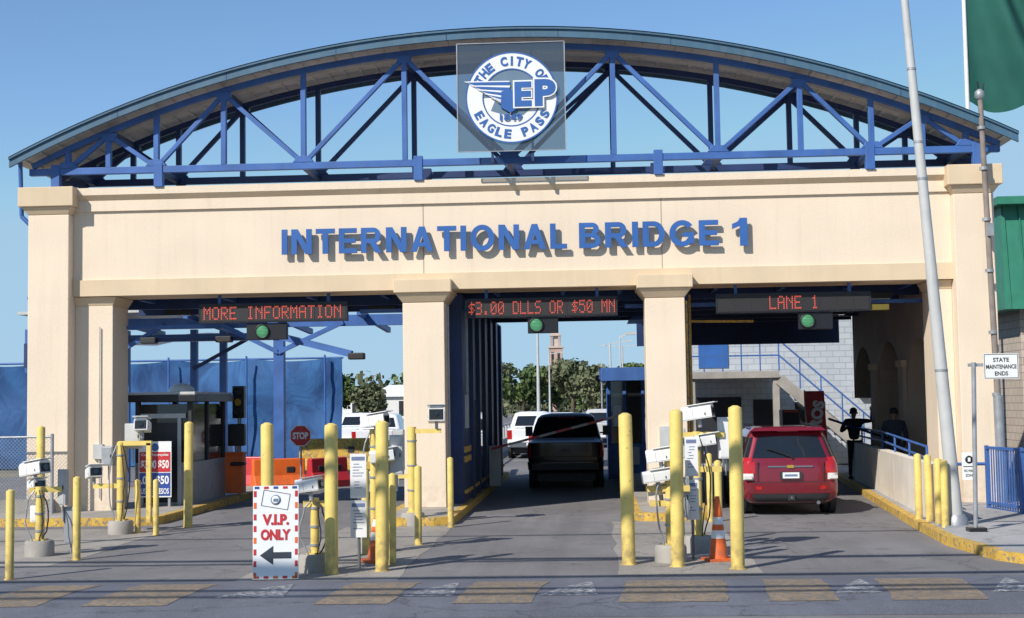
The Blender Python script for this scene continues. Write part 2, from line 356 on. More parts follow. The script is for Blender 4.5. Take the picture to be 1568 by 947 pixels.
# ------------------------------------------------------------------ toll plaza building
TP=empty('toll_plaza_building')
b=B('facade_band',TP)
b.box(-9.03,8.78,0,1.1,4.86,6.28,'stucco')
b.box(-9.03,8.78,-.045,1.1,4.53,4.86,'stucco_trim')
b.box(-9.03,8.78,-.055,1.12,6.28,6.50,'stucco')
b.frustum((-9.03,8.78,-.06,1.15),6.502,(-9.03,8.78,-.15,1.2),6.60,'stucco_trim')
b.box(-9.03,8.78,-.15,1.2,6.602,6.75,'stucco')
for x in (-1.78,3.04): b.box(x-.01,x+.01,-.003,.05,4.862,6.278,'joint')
b.build()
def pilaster(x0,x1,cx0,cx1):
    b=B('pilaster',TP)
    b.box(x0,x1,-.26,1.1,0,6.2,'stucco')
    b.frustum((x0,x1,-.262,1.12),6.202,(cx0+.05,cx1-.05,-.36,1.2),6.36,'stucco_trim')
    b.box(cx0,cx1,-.40,1.25,6.362,6.76,'stucco_trim')
    b.build(bevel=.015)
pilaster(-9.88,-9.032,-10.05,-8.9); pilaster(8.782,9.56,8.65,9.72)
b=B('respond',TP)
b.box(-9.03,-8.24,.12,1.1,0,4.34,'stucco'); b.frustum((-9.03,-8.24,.12,1.1),4.342,(-9.03,-8.14,.04,1.14),4.52,'stucco_trim')
b.box(8.42,8.78,.12,1.1,0,4.34,'stucco'); b.frustum((8.42,8.78,.12,1.1),4.342,(8.32,8.78,.04,1.14),4.52,'stucco_trim')
b.build(bevel=.01)
def pillar(x0,x1):
    b=B('pillar',TP); b.box(x0,x1,-.16,.85,.15,4.26,'stucco')
    b.frustum((x0,x1,-.165,.86),4.262,(x0-.14,x1+.14,-.30,1.0),4.45,'stucco_trim')
    b.box(x0-.16,x1+.16,-.33,1.02,4.452,4.72,'stucco_trim'); b.build(bevel=.015)
pillar(-2.2,-1.36); pillar(2.67,3.46)
b=B('lane_wall',TP)
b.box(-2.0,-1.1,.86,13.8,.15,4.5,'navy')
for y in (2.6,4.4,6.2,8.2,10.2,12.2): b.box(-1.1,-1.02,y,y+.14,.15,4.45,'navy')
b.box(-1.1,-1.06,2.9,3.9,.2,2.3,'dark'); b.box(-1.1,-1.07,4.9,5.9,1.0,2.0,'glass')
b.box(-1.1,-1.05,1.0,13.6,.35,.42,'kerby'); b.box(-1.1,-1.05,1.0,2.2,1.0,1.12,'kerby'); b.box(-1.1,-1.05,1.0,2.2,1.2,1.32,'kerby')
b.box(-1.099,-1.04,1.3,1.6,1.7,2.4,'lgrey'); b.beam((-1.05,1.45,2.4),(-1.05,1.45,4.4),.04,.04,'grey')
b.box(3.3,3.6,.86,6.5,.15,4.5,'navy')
b.box(3.6,3.66,1.0,1.08,.3,4.4,'kerby'); b.beam((3.6,1.2,3.85),(5.0,1.6,3.85),.05,.05,'kerby')
b.build()
b=B('ceiling',TP)
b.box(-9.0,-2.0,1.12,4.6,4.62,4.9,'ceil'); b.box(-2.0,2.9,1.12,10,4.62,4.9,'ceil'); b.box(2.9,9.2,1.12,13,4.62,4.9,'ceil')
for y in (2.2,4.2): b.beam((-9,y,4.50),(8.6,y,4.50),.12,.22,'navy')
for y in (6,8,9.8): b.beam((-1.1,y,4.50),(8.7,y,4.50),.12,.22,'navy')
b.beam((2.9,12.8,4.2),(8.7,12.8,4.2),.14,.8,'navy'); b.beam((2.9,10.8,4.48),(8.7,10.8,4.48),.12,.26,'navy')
for x in (-8,-6.2,-4.4,-2.8,-.4,1,2.2,4.2,5.6,7,8.2): b.beam((x,1.2,4.56),(x,4.5 if x<-2 else (9.9 if x<2.6 else 12.7),4.56),.08,.1,'blue')
b.beam((-9,1.0,3.93),(-6.6,1.0,3.93),.07,.07,'blue'); b.beam((2.3,1.3,4.2),(9,1.3,4.2),.08,.08,'blue'); b.beam((-3.3,1.3,4.2),(.1,1.3,4.2),.08,.08,'blue')
b.build()
b=B('light_fixtures',TP)
for x,y in ((-7.6,2.6),(-3.0,2.6),(.5,5),(5.0,5),(7.6,1.6),(7.6,7)):
    b.box(x-.3,x+.3,y-.12,y+.12,4.28,4.4,'trim'); b.box(x-.26,x+.26,y-.10,y+.10,4.265,4.279,'lens')
b.box(7.35,7.7,.9,1.1,4.0,4.12,'gold'); b.build(bevel=.01)
b=B('conduits',TP)
b.tube([(-8.5,.08,.4),(-8.5,.08,3.9)],.014,'lgrey',8); b.tube([(-1.3,.0,.3),(-1.3,.0,4.2)],.02,'grey',8); b.tube([(3.5,.0,.3),(3.5,.0,4.2)],.022,'kerby',8)
b.box(-8.62,-8.42,.04,.119,1.2,1.5,'lgrey'); b.box(2.9,3.2,-.24,-.161,1.3,1.7,'lgrey'); b.build()
b=B('arcade_wall',TP)
def archbay(x0,x1,ya,yb,zs,zt,k):
    r=(yb-ya)/2; cy=(ya+yb)/2; n=12; vs=[]
    for i in range(n+1):
        t=math.pi*i/n; y=cy-r*math.cos(t); z=zs+r*math.sin(t)
        vs+=[(x0,y,z),(x0,y,zt),(x1,y,z)]
    fs=[]
    for i in range(n):
        a=3*i; fs+=[(a,a+3,a+4,a+1),(a,a+2,a+5,a+3)]
    b.add(vs,fs,k)
ys=[1.1,4.3,7.6,10.9]
for i in range(3):
    y=ys[i]; b.box(8.75,9.25,y,y+.6,.14,3.9,'stucco_shade'); b.box(8.66,8.75,y+.06,y+.54,.14,2.9,'stucco_shade'); b.box(8.62,8.75,y,y+.6,2.9,3.05,'stucco_trim')
    archbay(8.75,9.25,y+.6,ys[i+1],2.2,3.9,'stucco_shade')
b.box(8.75,9.25,1.1,10.9,3.9,4.6,'stucco_shade'); b.box(9.25,9.4,1.1,10.9,.14,4.6,'dark')
b.box(8.9,9.0,1.7,3.2,.14,1.0,'dark')
b.build()

# roof arch
XC=-.08; RR=22.5; ZP=9.71
def az(x,dz=0): return ZP+dz-(RR-math.sqrt(RR*RR-(x-XC)**2))
b=B('arched_roof',TP); N=56; xl=XC-10.07; xr=XC+10.07
def strip(y0,y1,dz0,dz1,k,x0=xl,x1=xr,N=N):
    vs=[];fs=[]
    for i in range(N+1):
        x=x0+(x1-x0)*i/N; a=az(x,dz0); c=az(x,dz1)
        vs+=[(x,y0,a),(x,y1,a),(x,y1,c),(x,y0,c)]
    for i in range(N):
        q=4*i
        for j in range(4): fs.append((q+j,q+4+j,q+4+(j+1)%4,q+(j+1)%4))
    fs+=[(0,3,2,1),(4*N,4*N+1,4*N+2,4*N+3)]
    b.add(vs,fs,k,False)
strip(-.60,-.54,-.19,0,'fascia'); strip(-.64,-.60,-.035,.02,'fascia')
strip(-.54,2.3,-.06,-.01,'deck'); strip(2.3,2.36,-.2,0,'fascia'); strip(-.64,2.36,.0,.018,'fascia')
for i in range(1,9):
    x=xl+(xr-xl)*i/9; b.box(x-.006,x+.006,-.605,-.6,az(x)-.185,az(x)-.04,'navy')
b.build()
b=B('roof_deck_ribs',TP)
nr=60
for i in range(nr):
    x=xl+.15+(xr-xl-.3)*i/(nr-1); b.beam((x,-.53,az(x,-.072)),(x,2.28,az(x,-.072)),.07,.024,'deck')
for y in (.72,):
    for i in range(40):
        x0=xl+.1+(xr-xl-.2)*i/40; x1=xl+.1+(xr-xl-.2)*(i+1)/40
        b.beam((x0,y,az(x0,-.13)),(x1,y,az(x1,-.13)),.05,.08,'deck')
b.build()
def truss(y,k,name):
    b=B(name,TP)
    xs=[-9.85+i*19.6/48 for i in range(49)]
    for a,c in zip(xs[:-1],xs[1:]): b.beam((a,y,az(a,-.26)),(c,y,az(c,-.26)),.10,.12,k)
    b.beam((-9.9,y,7.10),(9.75,y,7.10),.12,.14,k)
    bot=[0,4.2,7.25,9.1]; top=[2.12,5.85,8.25]
    bx=[-x for x in bot[::-1]]+bot[1:]; tx=[-x for x in top[::-1]]+top
    for x in bx+tx:
        if abs(x)<.01: continue
        b.beam((x,y,7.15),(x,y,az(x,-.30)),.105,.12,k,up=(0,1,0))
    for i,x in enumerate(tx):
        for xb in (bx[i],bx[i+1]):
            b.beam((xb,y+.002,7.15),(x,y+.002,az(x,-.33)),.09,.10,k,up=(0,1,0))
        b.poly_xz([(x-.16,az(x,-.30)),(x-.12,az(x,-.46)),(x+.12,az(x,-.46)),(x+.16,az(x,-.30))],y-.07,y+.07,k)
    for x in bx: b.poly_xz([(x-.22,7.17),(x-.12,7.30),(x+.12,7.30),(x+.22,7.17)],y-.068,y+.068,k)
    for x in (-9.35,-7.2,-1.85,3.0,7.2,9.3): b.box(x-.09,x+.09,y-.08,y+.08,6.74,7.24,k)
    b.build(bevel=.008)
truss(-.12,'blue','front_truss'); truss(1.45,'navy','rear_truss')  # rear truss matches the front one; darker colour paints in its shade
b=B('truss_braces',TP)
for x in (-8.25,-5.85,-2.12,2.12,5.85,8.25):
    b.beam((x,-.1,az(x,-.28)),(x,1.45,az(x,-.28)),.1,.12,'navy')
for x in (-9.1,-7.25,-4.2,0,4.2,7.25,9.1):
    b.beam((x,-.1,7.10),(x,1.45,7.10),.1,.12,'navy')
for x0,x1 in ((-4.2,-5.85),(4.2,5.85),(0,2.12),(0,-2.12)):
    b.beam((x0,0,7.15),(x1,1.45,az(x1,-.3)),.07,.07,'navy')
b.build()
b=B('downspout',TP); b.tube([(-10.08,-.2,7.35),(-10.08,-.1,6.2),(-9.86,-.1,5.98)],.045,'blue')
b.tube([(-10.2,.6,4.6),(-10.05,.6,3.9),(-10.05,.6,2.9)],.04,'blue'); b.box(-10.22,-9.95,.45,.75,3.0,3.9,'blue'); b.box(-10.18,-9.98,.3,.45,3.1,3.6,'navy'); b.build()

block_text('INTERNATIONAL',TP,'lettering_international',-4.66,1.14,5.29,5.80,-.155,.05,'letter',gap=.17)
block_text('BRIDGE',TP,'lettering_bridge',1.38,4.17,5.29,5.80,-.155,.05,'letter',gap=.17)
block_text('1',TP,'lettering_1',4.44,4.74,5.27,5.83,-.155,.05,'letter')

# seal
SE=empty('city_seal'); SX,SY,SZ=.10,-.72,8.27
b=B('backing_panel',SE); b.box(-.985,1.16,-.69,-.67,7.2,9.38,'seal_glass'); b.build()
b=B('seal_frame',SE)
for x in (-.3,.5): b.beam((x,-.64,7.0),(x,-.64,9.3),.05,.05,'navy')
b.beam((-.3,-.6,7.05),(-.3,.0,7.1),.05,.05,'navy'); b.beam((.5,-.6,7.05),(.5,0,7.1),.05,.05,'navy')
for z in (7.2,9.38): b.beam((-.985,-.695,z),(1.16,-.695,z),.02,.015,'grey')
for x in (-.985,1.16): b.beam((x,-.695,7.2),(x,-.695,9.38),.02,.015,'grey')
b.build()
def disc(bb,r0,r1,y,k,a0=0,a1=360,n=64):
    vs=[];fs=[]
    for i in range(n+1):
        t=math.radians(a0+(a1-a0)*i/n)
        vs+=[(SX+r0*math.cos(t),y,SZ+r0*math.sin(t)),(SX+r1*math.cos(t),y,SZ+r1*math.sin(t))]
    for i in range(n): fs.append((2*i,2*i+2,2*i+3,2*i+1))
    bb.add(vs,fs,k)
b=B('seal_face',SE)
disc(b,.56,.92,-.712,'signw'); disc(b,.89,.92,-.716,'letter'); disc(b,.56,.585,-.716,'letter')
disc(b,.0,.56,-.705,'seal_mid',0,180,40); disc(b,0,.56,-.705,'signw',180,360,40)
b.poly_xz([(SX-.42,SZ-.26),(SX-.1,SZ-.36),(SX+.22,SZ-.36),(SX+.42,SZ-.20),(SX+.3,SZ+.02),(SX-.3,SZ+.02)],-.709,-.706,'seal_mid')
for i in range(6):
    z=SZ+.26-.085*i; xx=-.90+.13*i
    for gr,kk,yo in ((.022,'signw',0),(0,'letter',-.004)):
        b.poly_xz([(SX+xx-gr*2,z+.06+gr),(SX-.04,z+.05-.03*i+gr),(SX-.02,z-.02-.03*i-gr),(SX+xx+.16,z-gr)],-.728-.005*i+yo,-.722,kk)
b.poly_xz([(SX-.2,SZ+.12),(SX+.05,SZ+.14),(SX+.12,SZ-.22),(SX-.02,SZ-.32),(SX-.22,SZ-.2)],-.762,-.722,'letter')
b.build()
for ch,a,c,z0,z1 in (('E',.06,.40,-.20,.30),('P',.46,.88,-.20,.34)):
    text(ch,SE,'letter_'+ch.lower()+'_edge',SX+a-.03,SX+c+.03,SZ+z0-.03,SZ+z1+.03,-.766,'signw',.004,.09)
    text(ch,SE,'letter_'+ch.lower(),SX+a,SX+c,SZ+z0,SZ+z1,-.772,'letter',.004,.05)
text('1849',SE,'year',SX-.24,SX+.20,SZ-.47,SZ-.33,-.735,'letter',.003,.03)
def arc_text(s,r,a0,a1,top,h):
    n=len(s)
    for i,ch in enumerate(s):
        if ch==' ': continue
        a=math.radians(a0+(a1-a0)*i/(n-1)); rot=(a-math.pi/2) if top else (a+math.pi/2)
        w=h*.74 if ch not in 'I' else h*.22
        o=text(ch,SE,'ring_letter',-w/2,w/2,-h/2,h/2,0,'letter',.003,.045)
        o.location=(SX+r*math.cos(a),-.722,SZ+r*math.sin(a)); o.rotation_euler=(0,-rot,0)
arc_text('THE CITY OF',.735,150,28,True,.19)
arc_text('EAGLE PASS',.735,208,332,False,.185)

# ------------------------------------------------------------------ LED signs
F={'M':'10001 11011 10101 10101 10001 10001 10001','O':'01110 10001 10001 10001 10001 10001 01110','R':'11110 10001 10001 11110 10100 10010 10001','E':'11111 10000 10000 11110 10000 10000 11111','I':'01110 00100 00100 00100 00100 00100 01110','N':'10001 11001 10101 10011 10001 10001 10001','F':'11111 10000 10000 11110 10000 10000 10000','A':'01110 10001 10001 11111 10001 10001 10001','T':'11111 00100 00100 00100 00100 00100 00100','$':'00100 01111 10100 01110 00101 11110 00100','3':'11110 00001 00001 01110 00001 00001 11110','.':'00000 00000 00000 00000 00000 01100 01100','0':'01110 10001 10011 10101 11001 10001 01110','D':'11110 10001 10001 10001 10001 10001 11110','L':'10000 10000 10000 10000 10000 10000 11111','S':'01111 10000 10000 01110 00001 00001 11110','5':'11111 10000 11110 00001 00001 10001 01110','1':'00100 01100 00100 00100 00100 00100 01110'}
def led(x0,x1,z0,z1,msg,tx0,tx1,y=.25):
    e=empty('led_message_sign'); b=B('housing',e)
    b.box(x0,x1,y,y+.18,z0,z1,'black'); 
    b.box(x0+.03,x1-.03,y-.004,y,z0+.03,z1-.03,'ledoff')
    n=9
    for i in range(n+1):
        x=x0+(x1-x0)*i/n; b.box(x-.006,x+.006,y-.012,y-.004,z0,z1,'trim')
    for x in (x0+.4,x1-.4): b.beam((x,y+.1,z1),(x,y+.1,4.6),.06,.06,'blue')
    b.build()
    d=B('led_dots',e); cols=len(msg)*6-1; px=(tx1-tx0)/cols; pz=(z1-z0-.12)/7; 
    for i,ch in enumerate(msg):
        if ch==' ': continue
        for r,row in enumerate(F[ch].split()):
            for c,v in enumerate(row):
                if v=='1':
                    x=tx0+(i*6+c+.5)*px; z=z1-.06-(r+.5)*pz; d.box(x-px*.32,x+px*.32,y-.014,y-.006,z-pz*.38,z+pz*.38,'ledr')
    d.build()
led(-6.47,-3.40,3.95,4.34,'MORE INFORMATION',-6.38,-3.52)
led(-.94,2.12,3.95,4.34,'$3.00 DLLS OR $50 MN',-.90,2.08)
led(4.12,7.2,3.95,4.34,'LANE 1',5.18,6.16)
def sig(x0,x1,xc,zc):
    e=empty('lane_signal'); b=B('housing',e); b.box(x0,x1,.3,.45,zc-.17,zc+.17,'black'); b.build(bevel=.01)
    b=B('bezel',e); b.lathe((xc,.3,zc),[(.15,0),(.15,-.04),(.125,-.04),(.125,-.005)],'black',24,'Y'); b.build()
    b=B('lamp',e); b.lathe((xc,.29,zc),[(.122,-.008),(.122,-.012),(.05,-.02)],'ledg',24,'Y')
    for i in range(-3,4): b.box(xc-.115,xc+.115,.262,.266,zc+i*.03-.004,zc+i*.03+.002,'black')
    b.build()
sig(-5.5,-4.66,-5.17,3.76); sig(.3,.92,.47,3.79); sig(5.77,6.45,5.94,3.77)

# ------------------------------------------------------------------ bollards
def bollard(x,y,h,r):
    b=B('bollard')
    b.lathe((0,0,0),[(r*1.25,0),(r*1.25,.012),(r,.014),(r,h-r*.5),(r*.93,h-r*.2),(r*.7,h-.01),(r*.35,h+r*.1)],'yellow',20)
    o=b.build(split=50); o.location=(x,y,0); o.rotation_euler=(random.uniform(-.012,.012),random.uniform(-.012,.012),random.random()*6); return o
BO=[(-6.08,-10.18,1.17,.055),(-7.39,-5.83,1.95,.068),(-6.04,-7.86,1.22,.057),(-6.53,-3.51,.95,.05),(-6.07,-3.94,.97,.05),(-5.95,-2.39,1.95,.082),
(-2.94,-8.95,1.98,.088),(-1.87,-9.92,1.97,.088),(-1.25,-9.61,1.99,.088),(-1.80,-7.53,1.25,.056),(-1.21,-8.93,1.26,.056),(-1.19,-6.14,1.24,.058),(-.99,-3.0,1.25,.055),
(2.04,-9.12,2.04,.092),(2.68,-9.40,2.08,.09),(3.44,-9.76,2.12,.09),(3.68,-2.5,1.24,.056),(3.52,-6.11,1.26,.058),(7.07,-4.0,1.24,.06),(7.13,-4.5,1.24,.06),(7.15,-5.05,1.2,.06),(7.12,-5.6,1.2,.06)]
for a in BO: bollard(*a)

# ------------------------------------------------------------------ cameras on poles
def housing(b,x,y,z,ang,L=.50,w=.22,h=.2,tilt=-8):
    R=Matrix.Rotation(math.radians(ang),3,'Z')@Matrix.Rotation(math.radians(tilt),3,'X'); c=Vector((x,y,z))
    def bx(x0,x1,y0,y1,z0,z1,k,t=0):
        vs=[(x0,y0,z0),(x1,y0,z0),(x1,y1,z0),(x0,y1,z0),(x0+t,y0,z1),(x1-t,y0,z1),(x1-t,y1,z1),(x0+t,y1,z1)]
        b.add([c+R@Vector(v) for v in vs],[(3,2,1,0),(4,5,6,7),(0,1,5,4),(1,2,6,5),(2,3,7,6),(3,0,4,7)],k)
    bx(-w/2,w/2,-L/2,L/2,-h/2,h*.28,'white'); bx(-w/2,w/2,-L/2,L/2,h*.28,h/2,'white',w*.16)
    bx(-w/2-.015,w/2+.015,-L/2-.07,L/2-.1,h/2+.006,h/2+.018,'white')
    bx(-w/2+.02,w/2-.02,-L/2-.006,-L/2,-h/2+.02,h*.26,'black')
    bx(-w/2-.004,w/2+.004,L*.12,L*.14,-h/2-.004,h*.28,'lgrey'); bx(-w/2-.006,w/2+.006,-L*.3,-L*.26,-h*.3,-h*.1,'trim'); bx(-w/2-.003,w/2+.003,-L/2,L/2,-h/2+.01,-h/2+.022,'lgrey')
    b.cyl(c+R@Vector((0,-L/2-.02,-.01)),c+R@Vector((0,-L/2,-.01)),.045,.045,'glass',14)
    b.cyl(c+R@Vector((0,0,-h/2-.12)),c+R@Vector((0,0,-h/2)),.03,.03,'grey',10)
def camera_pole(name,x,y,h,cams,boxes=(),arm=None,k='yellow',r=.06,base=.22,cab=True):
    e=empty(name); b=B('base',e)
    b.lathe((x,y,0),[(base,0),(base,.2),(base*.9,.24)],'conc',20); b.build(bevel=.01)
    b=B('pole',e); b.cyl((x,y,.2),(x,y,h),r,r,k,14); b.box(x-.1,x+.1,y-.1,y+.1,.24,.26,k)
    if arm:
        for (p,q) in arm: b.beam(p,q,.08,.08,k)
    for t in (.35,.6,.85): b.cyl((x,y,h*t),(x,y,h*t+.03),r+.012,r+.012,'grey',14)
    b.build()
    b=B('camera_housings',e)
    for c in cams: housing(b,*c)
    b.build(bevel=.008)
    b=B('cabinets',e)
    for (x0,x1,y0,y1,z0,z1,kk) in boxes:
        b.box(x0,x1,y0,y1,z0,z1,kk); b.box(x0+.02,x1-.02,y0-.008,y0,z0+.02,z1-.02,kk); b.box(x1-.04,x1-.025,y0-.02,y0-.008,(z0+z1)/2-.03,(z0+z1)/2+.03,'trim'); b.cyl(((x0+x1)/2,(y0+y1)/2,z0-.25),((x0+x1)/2,(y0+y1)/2,z0),.015,.015,'grey',8)
    b.build(bevel=.012)
    if cab:
        b=B('cables',e)
        for q,(sgn,kk,rr_) in enumerate(((1,'black',.011),(-1,'grey',.012),(.55,'black',.008))):
            pts=[Vector((x+.05*sgn,y-.06-q*.012,h-.05))]
            for i in range(1,11):
                t=i/10; pts.append(Vector((x+sgn*(.07+.11*math.sin(t*3.1))+random.uniform(-.015,.015),y-.09-q*.012,h-.05-(h-.28)*t)))
            b.tube(pts,rr_,kk,6)
        b.build()
camera_pole('camera_pole',-6.84,-7.25,1.05,[(-6.92,-7.25,1.33,62,.46,.22,.2),(-6.95,-7.1,1.08,40,.3,.2,.14)],[(-6.62,-6.5,-7.1,-6.95,.75,1.3,'lgrey'),(-6.56,-6.38,-7.0,-6.85,.15,.72,'grey'),(-7.05,-6.9,-7.1,-7.0,.5,.75,'white')],[((-7.0,-7.25,1.0),(-6.55,-7.1,1.0))])
camera_pole('camera_pole',-6.81,-3.61,1.62,[(-6.42,-3.6,1.92,8,.42,.24,.22),(-7.30,-3.6,1.10,30,.40,.24,.2)],[(-6.78,-6.5,-3.5,-3.35,1.5,1.95,'lgrey'),(-7.2,-7.0,-3.5,-3.3,1.2,1.55,'grey')],[((-6.85,-3.61,1.6),(-6.25,-3.61,1.6)),((-6.85,-3.61,.85),(-7.3,-3.61,.85)),((-6.3,-3.61,1.6),(-6.3,-3.61,.2))],r=.07)
camera_pole('camera_pole',-1.72,-7.2,1.85,[(-1.68,-7.3,1.98,70,.40,.2,.18),(-1.6,-7.2,1.45,100,.36,.2,.18)],[(-1.5,-1.3,-7.1,-6.9,1.15,1.75,'lgrey'),(-1.98,-1.8,-7.0,-6.9,.9,1.2,'white')],[((-1.9,-7.2,1.4),(-1.4,-7.2,1.4))])
camera_pole('camera_pole',-2.15,-9.6,.98,[(-2.2,-9.7,1.16,75,.34,.2,.18)],[(-2.0,-1.88,-9.6,-9.5,.5,.9,'grey')],[((-2.3,-9.6,.9),(-1.9,-9.6,.9))])
camera_pole('camera_pole',-1.74,-2.5,1.80,[(-1.28,-2.5,2.02,5,.4,.3,.28)],[(-2.1,-1.9,-2.5,-2.3,1.0,1.75,'lgrey')],[((-1.74,-2.5,1.72),(-1.2,-2.5,1.72)),((-1.74,-2.5,.9),(-2.0,-2.5,.9))],r=.08,cab=False)
camera_pole('camera_pole',2.62,-8.85,1.4,[(2.50,-8.9,1.46,80,.36,.2,.18),(2.45,-8.9,1.18,95,.40,.2,.16),(2.5,-8.7,.98,70,.3,.2,.14)],[(2.72,2.9,-8.8,-8.7,.6,1.15,'grey')],[((2.3,-8.85,1.0),(2.9,-8.85,1.0)),((2.35,-8.85,.8),(2.6,-8.85,.8))])
camera_pole('camera_pole',3.1,-7.6,1.75,[(3.12,-7.7,2.03,75,.44,.25,.2),(3.2,-7.6,1.62,90,.34,.2,.16)],[(3.42,3.62,-7.6,-7.4,1.35,1.95,'white'),(2.75,2.95,-7.5,-7.35,1.35,1.8,'lgrey')],[((2.85,-7.6,1.7),(3.5,-7.6,1.7)),((3.0,-7.6,1.2),(3.45,-7.6,1.2))])
def notice(x0,x1,y,z0,z1):
    e=empty('notice_sign'); b=B('board',e); b.box(x0,x1,y,y+.01,z0,z1,'signw'); 
    b.box(x0+.02,x1-.02,y-.004,y-.001,z1-.09,z1-.04,'bluetxt')
    n=int((z1-z0-.2)/.04)
    for i in range(n):
        if i in (5,9): continue
        z=z1-.14-i*.04; b.box(x0+.03+(random.random()*.03),x1-.03-random.random()*.07,y-.003,y-.001,z-.005,z+.005,'bluetxt')
    b.cyl(((x0+x1)/2,y+.04,0),((x0+x1)/2,y+.04,z1),.02,.02,'grey',8); b.build()
notice(-1.72,-1.50,-9.3,.95,1.55); notice(-1.72,-1.50,-9.3,.42,.92); notice(2.86,3.04,-8.6,1.15,1.7); notice(2.86,3.04,-8.6,.55,1.1)

# ------------------------------------------------------------------ VIP sign
e=empty('vip_lane_sign'); b=B('panel',e); b.box(-.29,.29,-.01,.01,.02,1.2,'signw')
def seg(x0,x1,z0,z1,k): b.box(x0,x1,-.014,-.0105,z0,z1,k)
for i in range(8):
    z=.03+i*.147
    for x in (-.28,.245): seg(x,x+.035,z,z+.075,'red' if i%3 else 'orange')
for i in range(5):
    x=-.27+i*.12; seg(x,x+.06,1.16,1.19,'red' if i%2 else 'sblue'); seg(x,x+.06,.03,.06,'red' if i%2 else 'orange')
seg(-.035,.2,.28,.36,'arrow'); b.poly_xz([(-.20,.32),(-.03,.20),(-.03,.44)],-.014,-.0105,'arrow')
b.beam((-.2,.02,1.15),(-.2,.32,0),.03,.03,'grey'); b.beam((.2,.02,1.15),(.2,.32,0),.03,.03,'grey')
b.build(loc=(-2.47,-10.55,0),rot=(math.radians(-3),0,math.radians(4)))
bx=B('card_logo',e)
def rr(x,z,w,h,a,y,k,t=.012):
    R=Matrix.Rotation(math.radians(a),2)
    c=[R@Vector(p) for p in ((-w/2,-h/2),(w/2,-h/2),(w/2,h/2),(-w/2,h/2))]
    for i in range(4):
        p=c[i]; q=c[(i+1)%4]; bx.beam((x+p.x,y,z+p.y),(x+q.x,y,z+q.y),t,t,k)
rr(.0,1.02,.34,.2,-10,-.012,'arrow',.006); bx.lathe((0,-.012,1.02),[(.065,0),(.065,-.003),(.05,-.003)],'seal_mid',20,'Y'); bx.lathe((0,-.0155,1.02),[(.05,0),(.05,-.002),(.03,-.002)],'signw',20,'Y'); bx.box(-.03,.03,-.022,-.018,1.0,1.035,'seal_mid')
bx.build(loc=(-2.47,-10.55,0),rot=(math.radians(-3),0,math.radians(4)))
for s,z0,z1,w in (('V.I.P.',.70,.84,.17),('ONLY',.51,.65,.19)):
    t=text(s,e,'sign_text',-w,w,z0,z1,-.016,'red',.002,.05); t.location=(-2.47,-10.55,0); t.rotation_euler=(math.radians(-3),0,math.radians(4))

def cone(x,y,h=.72):
    b=B('traffic_cone'); b.box(-.19,.19,-.19,.19,0,.04,'orange')
    def rad(z): return .135-.105*z/h
    zs=[0.04,.30,.31,.42,.43,.50,.51,.60,.605,h]
    ks=['orange','orange','signw','orange','orange','signw','signw','orange','orange']
    for i in range(9): b.cyl((0,0,zs[i]),(0,0,zs[i+1]),rad(zs[i]),rad(zs[i+1]),ks[i],20,caps=(i==8))
    o=b.build(); o.location=(x,y,0); o.rotation_euler[2]=.3
cone(3.28,-8.75,.88); cone(-1.50,-8.5,.62)

